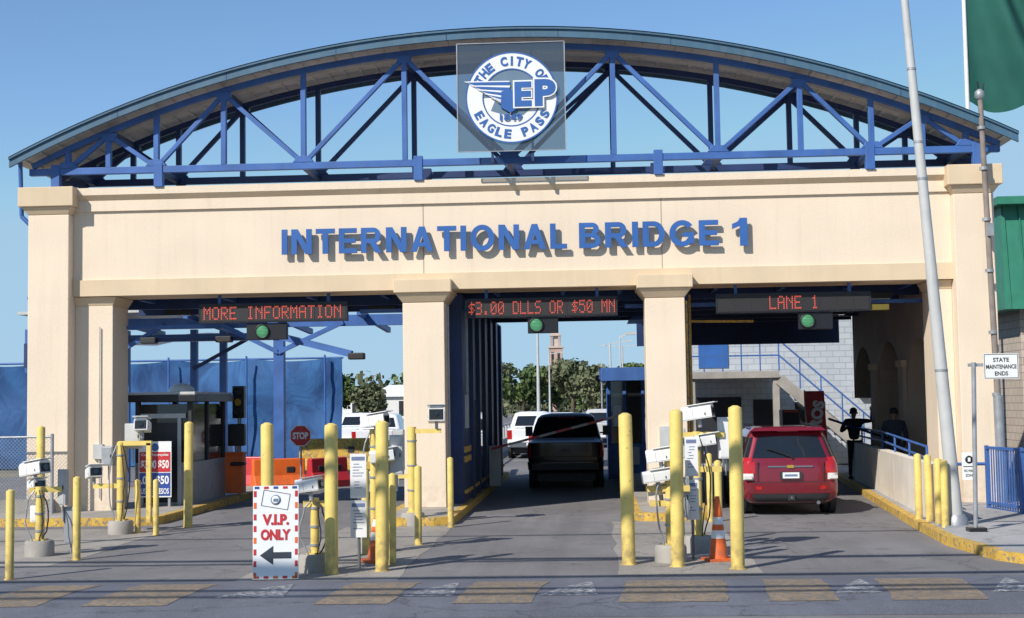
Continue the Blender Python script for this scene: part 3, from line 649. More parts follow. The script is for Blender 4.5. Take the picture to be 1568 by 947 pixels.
# ------------------------------------------------------------------ vehicles
def car(name,loc,rows,paint,L,patches,wheels,extras=None):
    e=empty(name); b=B('body',e); rc=.17
    def interp(z):
        for a,c in zip(rows[:-1],rows[1:]):
            if a[0]<=z<=c[0]:
                t=(z-a[0])/max(1e-6,c[0]-a[0]); return [a[i]+(c[i]-a[i])*t for i in range(4)]
        return rows[-1] if z>rows[-1][0] else rows[0]
    def out(hw,yr,a,off=0):
        r=min(rc,hw*.4)
        if a<=.8: x=a/.8*(hw-r); y=yr+.05*(x/hw)**2; return x,y-off
        y0=yr+.05*((hw-r)/hw)**2
        if a<=1:
            th=(a-.8)/.2*math.pi/2; return hw-r+(r+off)*math.sin(th), y0+r-(r+off)*math.cos(th)
        return hw+off,y0+r+(a-1)
    A=[0,.2,.4,.6,.8,.84,.88,.92,.96,1.0]; vs=[];nc=None
    for (z,hw,yr,yf) in rows:
        r=min(rc,hw*.4); half=[out(hw,yr,a) for a in A]
        ys0=half[-1][1]; ys1=yf-.05-r
        side=[(hw,ys0+(ys1-ys0)*i/12) for i in range(1,12)]
        fr=[(x,yf-(y-yr)) for x,y in half][::-1]
        q=half+side+fr; full=q+[(-x,y) for x,y in q[::-1][1:-1]]
        nc=len(full); vs+=[(x,y,z) for x,y in full]
    fs=[]
    for j in range(len(rows)-1):
        for i in range(nc): fs.append((j*nc+i,j*nc+(i+1)%nc,(j+1)*nc+(i+1)%nc,(j+1)*nc+i))
    b.add(vs,fs,paint,True); o=len(rows)-1
    b.add(vs,[tuple(range(nc-1,-1,-1)),tuple(range(o*nc,(o+1)*nc))],paint,True)
    b.build(split=38,loc=loc)
    b=B('body_details',e)
    for (a0,a1,z0,z1,k,off,sym) in patches:
        for sg in ((1,-1) if sym else (1,)):
            vs=[];na,nz=10,6
            for j in range(nz+1):
                z=z0+(z1-z0)*j/nz; _,hw,yr,yf=interp(z)
                for i in range(na+1):
                    a=a0+(a1-a0)*i/na
                    if a<0: x,y=out(hw,yr,-a,off); x=-x
                    else: x,y=out(hw,yr,a,off)
                    vs.append((x*sg,y,z))
            b.add(vs,[(j*(na+1)+i,j*(na+1)+i+1,(j+1)*(na+1)+i+1,(j+1)*(na+1)+i) for j in range(nz) for i in range(na)],k,True)
    if extras: extras(b)
    b.build(loc=loc)
    b=B('wheels',e); tr,wy,tx,tw=wheels
    for y in wy:
        for sx in (-1,1):
            x0=sx*tx; x1=sx*(tx-tw)
            b.cyl((x0,y,tr),(x1,y,tr),tr,tr,'rubber',24); b.cyl((x0+sx*.005,y,tr),(x0-sx*.02,y,tr),tr*.62,tr*.62,'grey',20)
            b.cyl((sx*(tx+.015),y,tr+.03),(sx*(tx-.1),y,tr+.03),tr*1.16,tr*1.16,'trim',24)
    b.box(-tx+.2,tx-.2,.35,L-.3,.2,.5,'trim'); b.build(loc=loc)
    return e
def suv_x(b):
    b.box(-.20,.20,-.012,.05,.70,.83,'trim'); b.box(-.155,.155,-.02,-.012,.71,.82,'signw'); b.box(-.12,.12,-.023,-.020,.745,.785,'bluetxt')
    b.box(-.42,.42,.045,.08,.915,.94,'chrome'); b.box(-.06,.06,.028,.06,.90,.955,'gold')
    b.beam((.05,.09,1.10),(-.42,.15,1.28),.02,.02,'black'); b.cyl((.05,.08,1.08),(.05,.13,1.08),.03,.03,'black',10)
    b.box(-.20,.20,.30,.40,1.585,1.60,'tail')
    b.cyl((.5,.0,.25),(.5,.3,.25),.035,.035,'chrome',12)
    b.box(-.06,.06,-.03,.1,.30,.40,'trim'); b.cyl((0,-.035,.35),(0,-.03,.35),.02,.02,'chrome',10)
    for x in (-.62,.62): b.box(x-.003,x+.003,.03,.07,.66,1.05,'trim')
    for s in (-1,1):
        b.beam((s*.62,.8,1.70),(s*.62,2.2,1.70),.03,.03,'black'); b.box(s*.98-.09,s*.98+.09,2.95,3.05,1.0,1.18,'carred')
        b.box(s*.80-.07,s*.80+.07,-.012,.12,.70,.76,'lens')
    b.frustum((-.72,.72,.20,.42),1.60,(-.64,.64,.26,.5),1.665,'carred')
suv_rows=[(.24,.78,.14,4.4),(.32,.87,.04,4.5),(.45,.895,.0,4.55),(.62,.90,.0,4.6),(.655,.90,.045,4.6),(.85,.905,.05,4.5),(1.0,.895,.075,4.3),(1.03,.885,.085,3.5),(1.10,.865,.12,3.3),(1.3,.80,.21,2.95),(1.48,.745,.30,2.6),(1.58,.70,.34,2.4),(1.64,.62,.42,2.2),(1.675,.45,.6,2.0)]
car('red_suv',(5.30,-1.35,0),suv_rows,'carred',4.6,[
 (-.80,.80,1.09,1.50,'glass',.006,False),(.72,1.12,.80,1.02,'tail',.012,True),(.76,1.10,.68,.80,'lens',.012,True),(.80,1.08,1.02,1.10,'tail',.010,True),
 (-1.0,1.0,.26,.42,'trim',.008,False),(.6,.72,.5,.56,'tail',.01,True),(-.8,.8,.63,.645,'trim',.004,False),
 (1.25,1.9,1.1,1.48,'glass',.006,True),(2.0,3.0,1.1,1.48,'glass',.006,True),(.86,1.05,1.09,1.48,'glass',.004,True)],(.35,(.85,3.6),.90,.22),suv_x)
tr_rows=[(.42,.86,.14,5.3),(.50,.96,.0,5.5),(.70,.98,.0,5.55),(.72,.96,.09,5.5),(.95,.975,.08,5.5),(1.18,.96,.085,5.45),(1.20,.93,.12,5.2),(1.24,.92,.9,4.2),(1.32,.90,1.0,4.0),(1.6,.83,1.25,3.6),(1.80,.75,1.40,3.3),(1.88,.66,1.5,3.1),(1.92,.45,1.7,2.9)]
def trk_x(b):
    b.box(-.85,.85,-.05,.02,.50,.66,'trim'); b.box(-.17,.17,-.056,-.05,.52,.64,'trim'); b.box(-.12,.12,.03,.07,.95,1.02,'black')
    b.box(-.9,.9,.055,.075,.82,.835,'trim')
    for s in (-1,1):
        b.box(s*1.08-.10,s*1.08+.10,3.6,3.68,1.28,1.55,'black'); b.beam((s*.9,3.64,1.35),(s*1.05,3.64,1.35),.04,.04,'black')
car('black_pickup_truck',(.87,7.75,0),tr_rows,'carblack',5.5,[
 (-.82,.82,1.30,1.72,'glass',.006,False),(.86,1.06,.80,1.14,'tail',.012,True),(1.2,2.1,1.34,1.75,'glass',.006,True),(-.30,.30,1.78,1.82,'tail',.01,False)],(.40,(1.1,4.4),.95,.26),trk_x)
wt_rows=[(.45,.86,.14,5.3),(.50,.93,.0,5.5),(.70,.95,.0,5.55),(.72,.94,.09,5.5),(1.15,.95,.08,5.45),(1.20,.93,.12,5.2),(1.24,.90,1.5,4.2),(1.6,.80,1.7,3.6),(1.80,.72,1.9,3.3),(1.86,.5,2.1,3.1)]
def wt_x(b): b.box(-.85,.85,-.06,.02,.48,.66,'chrome'); b.box(-.17,.17,-.07,-.06,.52,.64,'signw')
def whitecar(name,x,y,paint='carwhite'):
    car(name,(x,y,0),wt_rows,paint,5.5,[(-.8,.8,1.28,1.68,'glass',.006,False),(.78,1.06,.78,1.14,'tail',.012,True)],(.38,(1.1,4.3),.93,.24),wt_x)
whitecar('white_pickup_truck',.35,19.5); whitecar('white_pickup_truck',-.9,28); whitecar('grey_pickup_truck',2.0,40,'lgrey')
whitecar('white_pickup_truck',-7.5,30); whitecar('grey_pickup_truck',-6.0,42,'lgrey'); whitecar('white_pickup_truck',-9.8,38)

e=empty('barrier_gate'); b=B('gate_cabinet',e); b.box(-1.02,-.72,6.9,7.25,.15,1.15,'lgrey'); b.build(bevel=.02)
b=B('gate_arm',e); p=Vector((-.95,6.85,1.08)); q=Vector((2.25,6.85,1.86))
for i in range(8): b.beam(p+(q-p)*i/8,p+(q-p)*(i+1)/8,.04,.06,'red' if i%2==0 else 'lgrey')
b.build()

# ------------------------------------------------------------------ toll booth left lane etc
TB=empty('toll_booth'); b=B('booth_body',TB)
x0,x1,y0,y1=-8.25,-7.02,1.6,4.4
b.box(x0,x1,y0,y1,.15,1.05,'grey'); b.box(x0+.3,x1-.2,y0+.5,y1-.3,1.05,2.3,'dark')  # dark block added inside to darken the view through the glass
for (xa,xb,ya,yb) in ((x0,x0+.1,y0,y0+.1),(x1-.1,x1,y0,y0+.1),(x0,x0+.1,y1-.1,y1),(x1-.1,x1,y1-.1,y1),(x1-.08,x1,2.9,3.0)): b.box(xa,xb,ya,yb,1.05,2.35,'trim')
b.box(x0+.1,x1-.1,y0+.03,y0+.04,1.05,2.3,'glass'); b.box(x1-.05,x1-.04,y0+.1,y1-.1,1.05,2.3,'glass'); b.box(x0+.03,x0+.04,y0+.1,y1-.1,1.05,2.3,'glass')
b.box(x0+.2,x1-.3,y0-.02,y0,.2,1.9,'black'); b.box(x0+.12,x1-.12,y0-.03,y0-.0,2.0,2.1,'lgrey'); b.box(x0+.12,x0+.2,y0-.03,y0,.15,2.0,'lgrey'); b.box(x1-.3,x1-.22,y0-.03,y0,.15,2.0,'lgrey')
b.build(bevel=.01)
b=B('booth_roof',TB); b.box(x0-.15,x1+.15,y0-.2,y1+.2,2.35,2.50,'black'); b.box(x0-.12,x1+.12,y0-.17,y1+.17,2.50,2.56,'lgrey'); b.lathe((-7.5,2.5,2.56),[(.28,0),(.28,.08),(.18,.17),(.05,.2)],'white',20); b.build(bevel=.01)
e=empty('toll_rate_sign'); b=B('board',e); b.box(-7.98,-7.28,1.0,1.03,.35,1.52,'signw'); b.box(-7.96,-7.30,.994,.999,.38,.86,'sblue'); b.box(-7.96,-7.30,.994,.999,.88,1.30,'red')
b.box(-7.95,-7.9,1.03,1.08,.15,1.5,'grey'); b.box(-7.36,-7.31,1.03,1.08,.15,1.5,'grey')
b.lathe((-7.63,.995,1.40),[(.08,0),(.08,-.004),(.05,-.004)],'letter',20,'Y'); b.build()
text('Cars  Motorcycles',e,'rate_text',-7.92,-7.34,1.20,1.27,.990,'signw',.001,.02); text('$3.00 $50',e,'rate_text',-7.93,-7.33,.93,1.13,.990,'signw',.001,.03); text('.00  $50',e,'rate_text',-7.93,-7.33,.60,.80,.990,'signw',.001,.03); text('USD 10 PESOS',e,'rate_text',-7.93,-7.33,.42,.54,.990,'signw',.001,.02)
e=empty('traffic_light'); b=B('head',e); X=-6.86; Y=5
b.box(X-.14,X+.14,Y,Y+.2,1.95,2.72,'black')
for i,k in enumerate(('trim','gold','trim')):
    z=2.58-.25*i; b.cyl((X,Y-.02,z),(X,Y+.0,z),.09,.09,k,18); b.lathe((X,Y,z),[(.11,0),(.11,-.14),(.10,-.14),(.10,0)],'trim',16,'Y')
b.build(); b=B('post',e); b.cyl((X,Y+.1,.15),(X,Y+.1,2.0),.05,.05,'grey',12); b.build()
e=empty('barrier_gate_cabinet'); b=B('cabinet',e); b.box(X-.22,X+.2,4.6,4.95,.2,1.1,'orange'); b.box(X-.24,X+.22,4.58,4.97,1.1,1.16,'orange'); b.box(X-.18,X+.22,4.7,4.9,1.30,1.82,'black'); b.cyl((X,4.8,1.1),(X,4.8,1.4),.04,.04,'grey',10); b.box(X-.05,X+.3,4.4,4.6,.85,.93,'black'); b.build(bevel=.02)
def wbar(name,x,y,k,L=1.5,h=.95,a=0):
    b=B(name); prof=[(-.28,0),(.28,0),(.28,.18),(.12,.42),(.09,h),(-.09,h),(-.12,.42),(-.28,.18)]
    n=len(prof); vs=[(-L/2,p,z) for p,z in prof]+[(L/2,p,z) for p,z in prof]
    b.add(vs,[tuple(range(n)),tuple(range(2*n-1,n-1,-1))]+[(i,n+i,n+(i+1)%n,(i+1)%n) for i in range(n)],k)
    for s in (-.3,.3): b.box(s-.12,s+.12,-.13,.13,h*.55,h*.75,'trim')
    o=b.build(bevel=.03); o.location=(x,y,0); o.rotation_euler[2]=a
wbar('water_barrier',-6.7,8.6,'orange',1.4,.85,.5); wbar('water_barrier',-5.7,10.2,'red',1.3,.8,.9); wbar('water_barrier',-7.6,8.9,'red',1.5,.9,-.2)
wbar('traffic_barrier',-7.0,20,'kerby',3.0,1.1); wbar('traffic_barrier',-4.6,21,'kerby',2.6,1.0,.3)
e=empty('stop_sign'); b=B('plate',e); X,Y,Z=-5.9,7.6,1.46; oc=[(X+.29*math.cos(math.radians(22.5+45*i)),Z+.29*math.sin(math.radians(22.5+45*i))) for i in range(8)]
b.poly_xz(oc,Y,Y+.01,'signw'); b.poly_xz([(X+(x-X)*.92,Z+(z-Z)*.92) for x,z in oc],Y-.006,Y-.001,'red'); b.cyl((X,Y+.04,0),(X,Y+.04,1.7),.025,.025,'grey',8); b.lathe((X,Y+.04,0),[(.25,0),(.25,.06),(.05,.09)],'rubber',16); b.build()
text('STOP',e,'stop_text',X-.20,X+.20,Z-.09,Z+.09,Y-.012,'signw',.002,.04)
for x,y in ((-9.0,9),(-8.5,9.6)):
    b=B('storage_drum'); b.lathe((x,y,0),[(.27,0),(.29,.02),(.28,.3),(.30,.31),(.28,.33),(.28,.6),(.30,.61),(.28,.63),(.29,.88),(.26,.9)],'letter',20); b.build(split=40)

CN=empty('inspection_canopy'); b=B('frame',CN)
for x in (-11.6,-7.0): b.box(x-.14,x+.14,10,10.28,0,4.9,'blue')
for x in (-10.5,-9.6,-12.6): b.box(x-.1,x+.1,14,14.2,0,4.6,'blue')
b.beam((-14,10.14,4.55),(-2.2,10.14,4.55),.2,.3,'blue'); b.beam((-14,14.1,4.35),(-8,14.1,4.35),.16,.22,'blue')
for x in (-13,-11.6,-9.3,-7.0,-4.6): b.beam((x,9.0,4.7),(x,14.6,4.5),.12,.16,'blue')
b.beam((-7.0,10.0,3.7),(-5.2,10.0,4.5),.1,.12,'blue'); b.beam((-7.0,10.0,3.7),(-8.6,10.0,4.5),.1,.12,'blue'); b.beam((-7.0,10.1,4.15),(-4.9,9.6,3.6),.14,.18,'blue')
b.beam((-11.6,10.0,3.7),(-10.2,10.0,4.5),.1,.12,'blue'); b.beam((-14,10.05,4.1),(-7.0,10.05,4.1),.08,.1,'navy'); b.beam((-10.5,14.0,3.4),(-8.6,14.0,4.4),.1,.1,'navy')
b.build()
b=B('canopy_roof',CN); b.box(-14,-7.6,9.2,14.8,4.82,4.9,'lgrey')
vs=[]
for i in range(9):
    t=i/8; x=-13.2+5.2*t; z=4.25+.35*math.sin(math.pi*t); vs+=[(x,16,z),(x,19,z+.1)]
b.add(vs,[(2*i,2*i+2,2*i+3,2*i+1) for i in range(8)],'white',True); b.build()
b=B('floodlights',CN)
for x,y,z in ((-4.75,9.5,3.55),(-8.5,10,4.1),(-10.6,10,4.1)): b.box(x-.22,x+.22,y-.15,y+.15,z-.1,z+.08,'trim')
for x in (-9.6,-8.2): b.box(x-.5,x+.5,12,12.4,4.15,4.25,'white')
b.build(bevel=.03)

def screen(name,x0,x1,y,z1,seed):
    random.seed(seed); b=B(name); nx=int((x1-x0)*3); nz=10; vs=[]
    for j in range(nz+1):
        for i in range(nx+1):
            x=x0+(x1-x0)*i/nx; t=j/nz; z=.05+(z1-.05)*t - (.12*abs(math.sin(i*.35)) if j==nz else 0)
            vs.append((x,y+.10*math.sin(i*.6+j*.35)+.08*math.sin(i*.23-j*.8)+random.uniform(-.03,.03),z))
    b.add(vs,[(j*(nx+1)+i,j*(nx+1)+i+1,(j+1)*(nx+1)+i+1,(j+1)*(nx+1)+i) for j in range(nz) for i in range(nx)],'tarp',True)
    x=x0
    while x<=x1: b.cyl((x,y-.3,0),(x,y-.3,z1+.1),.04,.04,'blue',8); x+=3
    b.cyl((x0,y+.3,z1),(x1,y+.3,z1),.04,.04,'blue',8); b.build()
screen('screened_fence',-17.5,-7.9,25,4.05,3); screen('screened_fence',-40,-17.6,24,4.0,5)
whitecar('grey_pickup_truck',-12.5,17.5,'lgrey')

e=empty('customs_booth'); b=B('booth',e); b.box(2.0,3.1,12.5,15,0,1.0,'blue')
for x in (2.0,2.45,2.98): b.box(x,x+.1,12.5,12.6,1.0,2.8,'blue'); b.box(x,x+.1,14.9,15,1.0,2.8,'blue')
b.box(2.1,3.0,12.56,12.58,1.0,2.8,'glass'); b.box(1.85,3.3,12.2,15.3,2.8,3.18,'blue'); b.build(bevel=.01)
b=B('wall_poster',e); b.box(2.16,2.40,12.47,12.5,1.5,2.1,'signw'); b.box(2.55,2.9,12.47,12.5,.4,.9,'lgrey'); b.build()
b=B('awning'); b.poly_xz([(2.55,4.3),(3.3,4.9),(3.3,4.3)],8,10,'blue'); 
b.build()

e=empty('block_building'); b=B('walls',e)
b.box(4.2,13,20,28,0,6.0,'block'); b.box(4.1,13.1,19.9,28.1,6.0,6.2,'conc'); b.build()
b=B('openings',e)
b.box(4.6,6.6,19.97,19.995,.1,2.3,'dark'); b.box(7.0,7.9,19.97,19.995,.1,2.2,'dark'); b.box(5.2,6.2,19.96,19.99,3.3,4.6,'letter'); b.box(8.4,9.4,19.97,19.995,1.1,2.1,'glass'); b.box(8.35,9.45,19.94,19.96,1.02,1.1,'conc')
b.box(10.4,11.0,19.6,19.995,2.4,2.9,'lgrey'); b.build()
b=B('staircase',e); b.box(4.6,7.6,17.6,20,2.9,3.12,'conc')
ns=16
for i in range(ns):
    x=7.6+i*.21; z=3.12-(i+1)*.19; b.box(x,x+.21,17.7,18.9,z-.22,z,'conc')
b.beam((7.6,17.65,2.85),(7.6+ns*.21,17.65,-.1),.06,.35,'conc')
for x in (4.7,7.4): b.box(x,x+.2,17.7,17.9,0,2.9,'conc')
b.build()
b=B('stair_railing',e)
for dz in (.5,1.0):
    b.beam((4.6,17.65,3.12+dz),(7.6,17.65,3.12+dz),.05,.05,'blue'); b.beam((7.6,17.65,3.12+dz),(7.6+ns*.21,17.65,.1+dz),.05,.05,'blue')
for i in range(6): x=4.6+i*.6; b.box(x-.02,x+.02,17.63,17.67,3.12,4.1,'blue')
for i in range(1,6): x=7.6+i*.66; z=3.12-.9*(x-7.6); b.box(x-.02,x+.02,17.63,17.67,z,z+1,'blue')
b.build()
be=empty('advertising_banner'); b=B('banner_panel',be); R=[(7.62,.95),(8.16,.95),(8.10,2.42),(7.56,2.42)]
b.poly_xz(R,12,12.03,'red'); b.cyl((7.6,12.05,.14),(7.56,12.05,2.45),.02,.02,'grey',8); b.build()
t=text('BROS',be,'banner_text',-.55,.45,-.17,.17,0,'signw',.002,.06); t.location=(7.88,11.99,1.70); t.rotation_euler=(0,math.radians(-80),0)
b=B('vending_machine'); b.box(7.0,7.5,12.6,13.3,0,1.9,'black'); b.box(7.05,7.45,12.58,12.6,.8,1.8,'trim'); b.box(7.05,7.45,12.585,12.6,1.82,1.88,'red'); b.build(bevel=.02)

b=B('barrier_wall'); pts=[(8.25,9),(7.87,3.6),(7.80,2.9),(7.27,-3.7),(7.19,-5.0)]
for (a,c) in zip(pts[:-1],pts[1:]):
    d=Vector((c[0]-a[0],c[1]-a[1],0)).normalized(); nn=Vector((-d.y,d.x,0))*.2
    if nn.x<0: nn=-nn
    A=Vector((*a,0)); C_=Vector((*c,0)); h=1.08
    vs=[A,C_,C_+nn,A+nn]; vs=[(v.x,v.y,.14) for v in vs]+[(v.x,v.y,h) for v in vs]
    b.add(vs,[(0,1,5,4),(1,2,6,5),(2,3,7,6),(3,0,4,7),(4,5,6,7)],'concw')
b.build(bevel=.012)
b=B('handrail')
for z in (1.45,1.25): b.tube([(8.35,9,z),(7.95,3.3,z),(7.42,-3.2,z-.12)],.025,'blue',8)
for t in (0,.33,.66,1): b.cyl((8.35-.4*t,9-5.7*t,1.0),(8.35-.4*t,9-5.7*t,1.45),.022,.022,'blue',8)
for t in (.33,.66,1): b.cyl((7.95-.53*t,3.3-6.5*t,.95),(7.95-.53*t,3.3-6.5*t,1.45-.12*t),.022,.022,'blue',8)
b.tube([(7.4,7,1.7),(8.9,5.5,1.1)],.03,'navy',8)
b.build()

# ------------------------------------------------------------------ poles on the right
e=empty('street_light_pole'); b=B('shaft',e); b.cyl((7.33,-5.45,.14),(6.74,-5.45,9.6),.115,.055,'lgrey',18); b.box(7.1,7.56,-5.68,-5.22,.14,.17,'grey'); b.lathe((7.33,-5.45,.17),[(.18,0),(.17,.1),(.13,.16)],'grey',18)
for z in (2.6,5.7,6.3,7.5): x=7.33-.59*(z-.14)/9.46; b.cyl((x,-5.45,z),(x,-5.45,z+.04),.12-.006*z,.12-.006*z,'grey',16)
b.build()
e=empty('utility_conduit_pole'); b=B('mast',e); b.cyl((9.42,-.6,.14),(9.40,-.6,2.2),.09,.09,'grey',14); b.cyl((9.40,-.6,2.2),(9.28,-.6,8.0),.062,.05,'wood',14)
for z in (2.2,3.4,4.6,5.6,6.6,7.4): b.cyl((9.38-.018*(z-2),-.6,z),(9.38-.018*(z-2),-.6,z+.06),.085,.085,'grey',12)
b.box(9.3,9.42,-.7,-.5,5.3,5.55,'grey'); b.lathe((9.27,-.6,8.0),[(.06,0),(.10,.05),(.09,.15),(.03,.2)],'grey',12); b.cyl((9.27,-.6,8.1),(9.24,-.6,8.35),.015,.015,'black',6); b.cyl((9.33,-.6,8.1),(9.36,-.6,8.32),.015,.015,'black',6); b.build()
e=empty('state_maintenance_sign'); b=B('plate',e); Y=-6.35
b.box(7.60,8.13,Y-.01,Y,2.46,2.85,'signw'); 
for (a,c,z0,z1) in ((7.61,8.12,2.47,2.478),(7.61,8.12,2.832,2.84)): b.box(a,c,Y-.013,Y-.0105,z0,z1,'black')
for x in (7.61,8.112): b.box(x,x+.008,Y-.013,Y-.0105,2.48,2.83,'black')
b.build(); b=B('post',e); b.cyl((7.40,-6.32,.14),(7.46,-6.32,2.72),.035,.035,'grey',12); b.beam((7.38,-6.3,2.68),(8.0,-6.3,2.68),.03,.05,'grey'); b.box(7.28,7.54,-6.45,-6.2,.14,.20,'black'); b.build()
for i,s in enumerate(('STATE','MAINTENANCE','ENDS')):
    w=(.12,.23,.10)[i]; text(s,e,'sign_text',7.865-w,7.865+w,2.72-.105*i,2.785-.105*i,Y-.014,'black',.001,.02)
# small regulatory plate fixed behind the post
e=empty('pedestrian_notice_sign'); b=B('plate',e); b.box(7.24,7.46,-6.27,-6.26,.92,1.34,'signw'); b.box(7.26,7.44,-6.275,-6.27,1.12,1.13,'black'); b.lathe((7.35,-6.273,1.23),[(.06,0),(.06,-.003),(.045,-.003)],'black',20,'Y'); b.box(7.33,7.37,-6.28,-6.274,1.20,1.26,'signw'); b.build()
text('NO WALK',e,'walk_text',7.27,7.43,1.04,1.08,-6.274,'black',.001,.01); text('ZONE',e,'walk_text',7.29,7.41,.97,1.01,-6.274,'black',.001,.01)

b=B('blue_railing'); pts=[Vector((8.85,-1.7,0)),Vector((9.45,-5.6,0)),Vector((10.6,-9.6,0))]
for pa,pb in zip(pts[:-1],pts[1:]):
    for z in (.24,1.25): b.beam(pa+Vector((0,0,z)),pb+Vector((0,0,z)),.05,.05,'blue')
    n=int((pb-pa).length/.10)
    for i in range(n+1):
        p=pa+(pb-pa)*i/n; r=.03 if i%14==0 else .011; b.box(p.x-r,p.x+r,p.y-r,p.y+r,.14,1.24+(.05 if i%14==0 else 0),'blue')
b.tube([(8.1,-1.7,.95),(8.85,-1.7,.95)],.03,'blue',8); b.tube([(8.1,-1.7,.14),(8.1,-1.7,.95)],.03,'blue',8)
b.build()

e=empty('green_roof_building'); b=B('walls',e); b.box(12.9,22,9.6,22,0,4.5,'blockb'); b.box(13.1,13.6,9.3,9.58,3.6,4.2,'lgrey'); b.build()
b=B('mansard_roof',e); b.frustum((12.35,22,9.0,22),4.45,(12.45,22,9.4,22),7.2,'green'); b.box(12.25,22.1,8.95,22,7.2,7.4,'green')
for i in range(18): x=12.5+i*.4; b.beam((x,8.99,4.45),(x+.0,9.37,7.2),.03,.04,'green')
b.build()
e=empty('flag'); b=B('flagpole',e); b.cyl((11.85,10,0),(11.85,10,18),.07,.05,'white',12); b.build()
b=B('flag_cloth',e); nx,nz=40,20; vs=[]
for j in range(nz+1):
    for i in range(nx+1):
        s=i/nx; t=j/nz; x=11.9+3.4*s-.45*t*s; z=10.15+4.2*t-1.25*s*(.2+1.6*t)-.25*math.sin(s*7+t); y=10+.38*math.sin(s*9+t*3.5)*min(1,s*3)+.16*math.sin(s*19+t*7)*min(1,s*3)
        vs.append((x,y,z))
b.add(vs,[(j*(nx+1)+i,j*(nx+1)+i+1,(j+1)*(nx+1)+i+1,(j+1)*(nx+1)+i) for j in range(nz) for i in range(nx)],'flag',True); b.build()

e=empty('chain_link_fence'); b=B('posts',e); Y=-.6; X0,X1,Z0,Z1=-15,-9.22,.1,1.68
for x in (-15,-12.1,-10.6,-9.22): b.cyl((x,Y,0),(x,Y,Z1+.06),.035,.035,'grey',10)
b.cyl((X0,Y,Z1),(X1,Y,Z1),.022,.022,'grey',8); b.cyl((X0,Y,Z0),(X1,Y,Z0),.015,.015,'grey',8); b.box(-15,-9.3,-.45,-.25,0,.42,'conc'); b.build()
b=B('wire_mesh',e); h=Z1-Z0; x=X0-h
while x<X1:
    for s in (1,-1):
        a,c=(x,x+h) if s==1 else (x+h,x)
        za,zc=Z0,Z1
        def clip(a,za,c,zc):
            if a<X0: t=(X0-a)/(c-a); a=X0; za=za+(zc-za)*t
            if a>X1: t=(a-X1)/(a-c); a=X1; za=za+(zc-za)*t
            return a,za
        a2,za2=clip(a,za,c,zc); c2,zc2=clip(c,zc,a,za)
        b.beam((a2,Y,za2),(c2,Y,zc2),.004,.004,'grey')
    x+=.075
b.build()

# ------------------------------------------------------------------ far background
def lamp(x,y,h,arm=1.5,both=False,r=.12):
    b=B('street_lamp'); b.cyl((x,y,0),(x,y,h),r,r*.5,'lgrey',10); b.beam((x,y,h-.05),(x+arm,y,h+.1),.07,.07,'lgrey'); b.box(x+arm-.1,x+arm+.4,y-.12,y+.12,h+.04,h+.15,'lgrey')
    if both: b.beam((x,y,h-.05),(x-arm,y,h+.1),.07,.07,'lgrey'); b.box(x-arm-.4,x-arm+.1,y-.12,y+.12,h+.04,h+.15,'lgrey')
    b.build()
lamp(-1.6,55,7.6,.9); lamp(2.9,75,6.5,1.2); lamp(2.75,30,4.9,.35,False,.05); lamp(4.2,95,7,1.5,True); lamp(-2.6,110,7,1.2); lamp(-15,45,8,1.2)
CT=empty('clock_tower'); cx,cy=-6.8,300; b=B('shaft',CT)
b.box(cx-1.5,cx+1.5,cy-1.5,cy+1.5,0,14.8,'brick')
for z in (10.2,14.8): b.box(cx-1.8,cx+1.8,cy-1.8,cy+1.8,z,z+.4,'stone')
for s in (-.7,.7): b.box(cx+s-.3,cx+s+.3,cy-1.53,cy-1.5,11.2,13.8,'dark')
b.box(cx-.5,cx+.5,cy-1.54,cy-1.5,6.5,8.6,'stone'); b.box(cx-.35,cx+.35,cy-1.57,cy-1.54,2,5.5,'dark')
for sx in (-1,1):
    for sy in (-1,1): b.box(cx+sx*.95-.2,cx+sx*.95+.2,cy+sy*.95-.2,cy+sy*.95+.2,15.2,17.6,'brick')
b.box(cx-.6,cx+.6,cy-.6,cy+.6,15.2,17.6,'stone'); b.box(cx-1.3,cx+1.3,cy-1.3,cy+1.3,17.6,17.9,'stone')
b.frustum((cx-1.0,cx+1.0,cy-1.0,cy+1.0),17.9,(cx-.12,cx+.12,cy-.12,cy+.12),19.6,'brick'); b.cyl((cx,cy,19.6),(cx,cy,20.6),.06,.03,'dark',6); b.build()
def house(x,y,w,d,h,rk='lgrey',wk='white'):
    e=empty('house'); b=B('walls',e); b.box(x,x+w,y,y+d,0,h,wk)
    for i in range(max(1,int(w/2.5))): b.box(x+.8+i*2.4,x+1.7+i*2.4,y-.04,y-.01,1,h-.5,'dark')
    b.build(); b=B('roof',e); b.frustum((x-.4,x+w+.4,y-.4,y+d+.4),h,(x+w*.2,x+w*.8,y+d*.4,y+d*.6),h+1.4,rk); b.build()
house(-24,135,8,8,3.2,'signw'); house(-16.5,120,5,7,2.8,'lgrey','signw'); house(-32,150,7,7,3,'deck','signw')
b=B('domed_building'); b.cyl((2.9,200,0),(2.9,200,6.4),2.4,2.4,'stone',16); b.lathe((2.9,200,6.4),[(1.6,0),(1.5,.7),(1.1,1.3),(.5,1.7),(.05,1.9)],'lgrey',16); b.build()
b=B('green_road_sign'); b.box(2.2,4.4,100,100.1,4.2,5.2,'sblue'); b.cyl((2.4,100.1,0),(2.4,100.1,5.2),.08,.08,'grey',8); b.cyl((4.2,100.1,0),(4.2,100.1,5.2),.08,.08,'grey',8); b.build()
b=B('bridge_railing')
for xx in (-2.6,4.6):
    b.beam((xx,22,1.2),(xx,140,1.2),.06,.06,'lgrey'); b.beam((xx,22,.3),(xx,140,.3),.25,.6,'conc')
    y=22
    while y<140: b.box(xx-.04,xx+.04,y-.04,y+.04,.5,1.2,'lgrey'); y+=2.2
b.build()

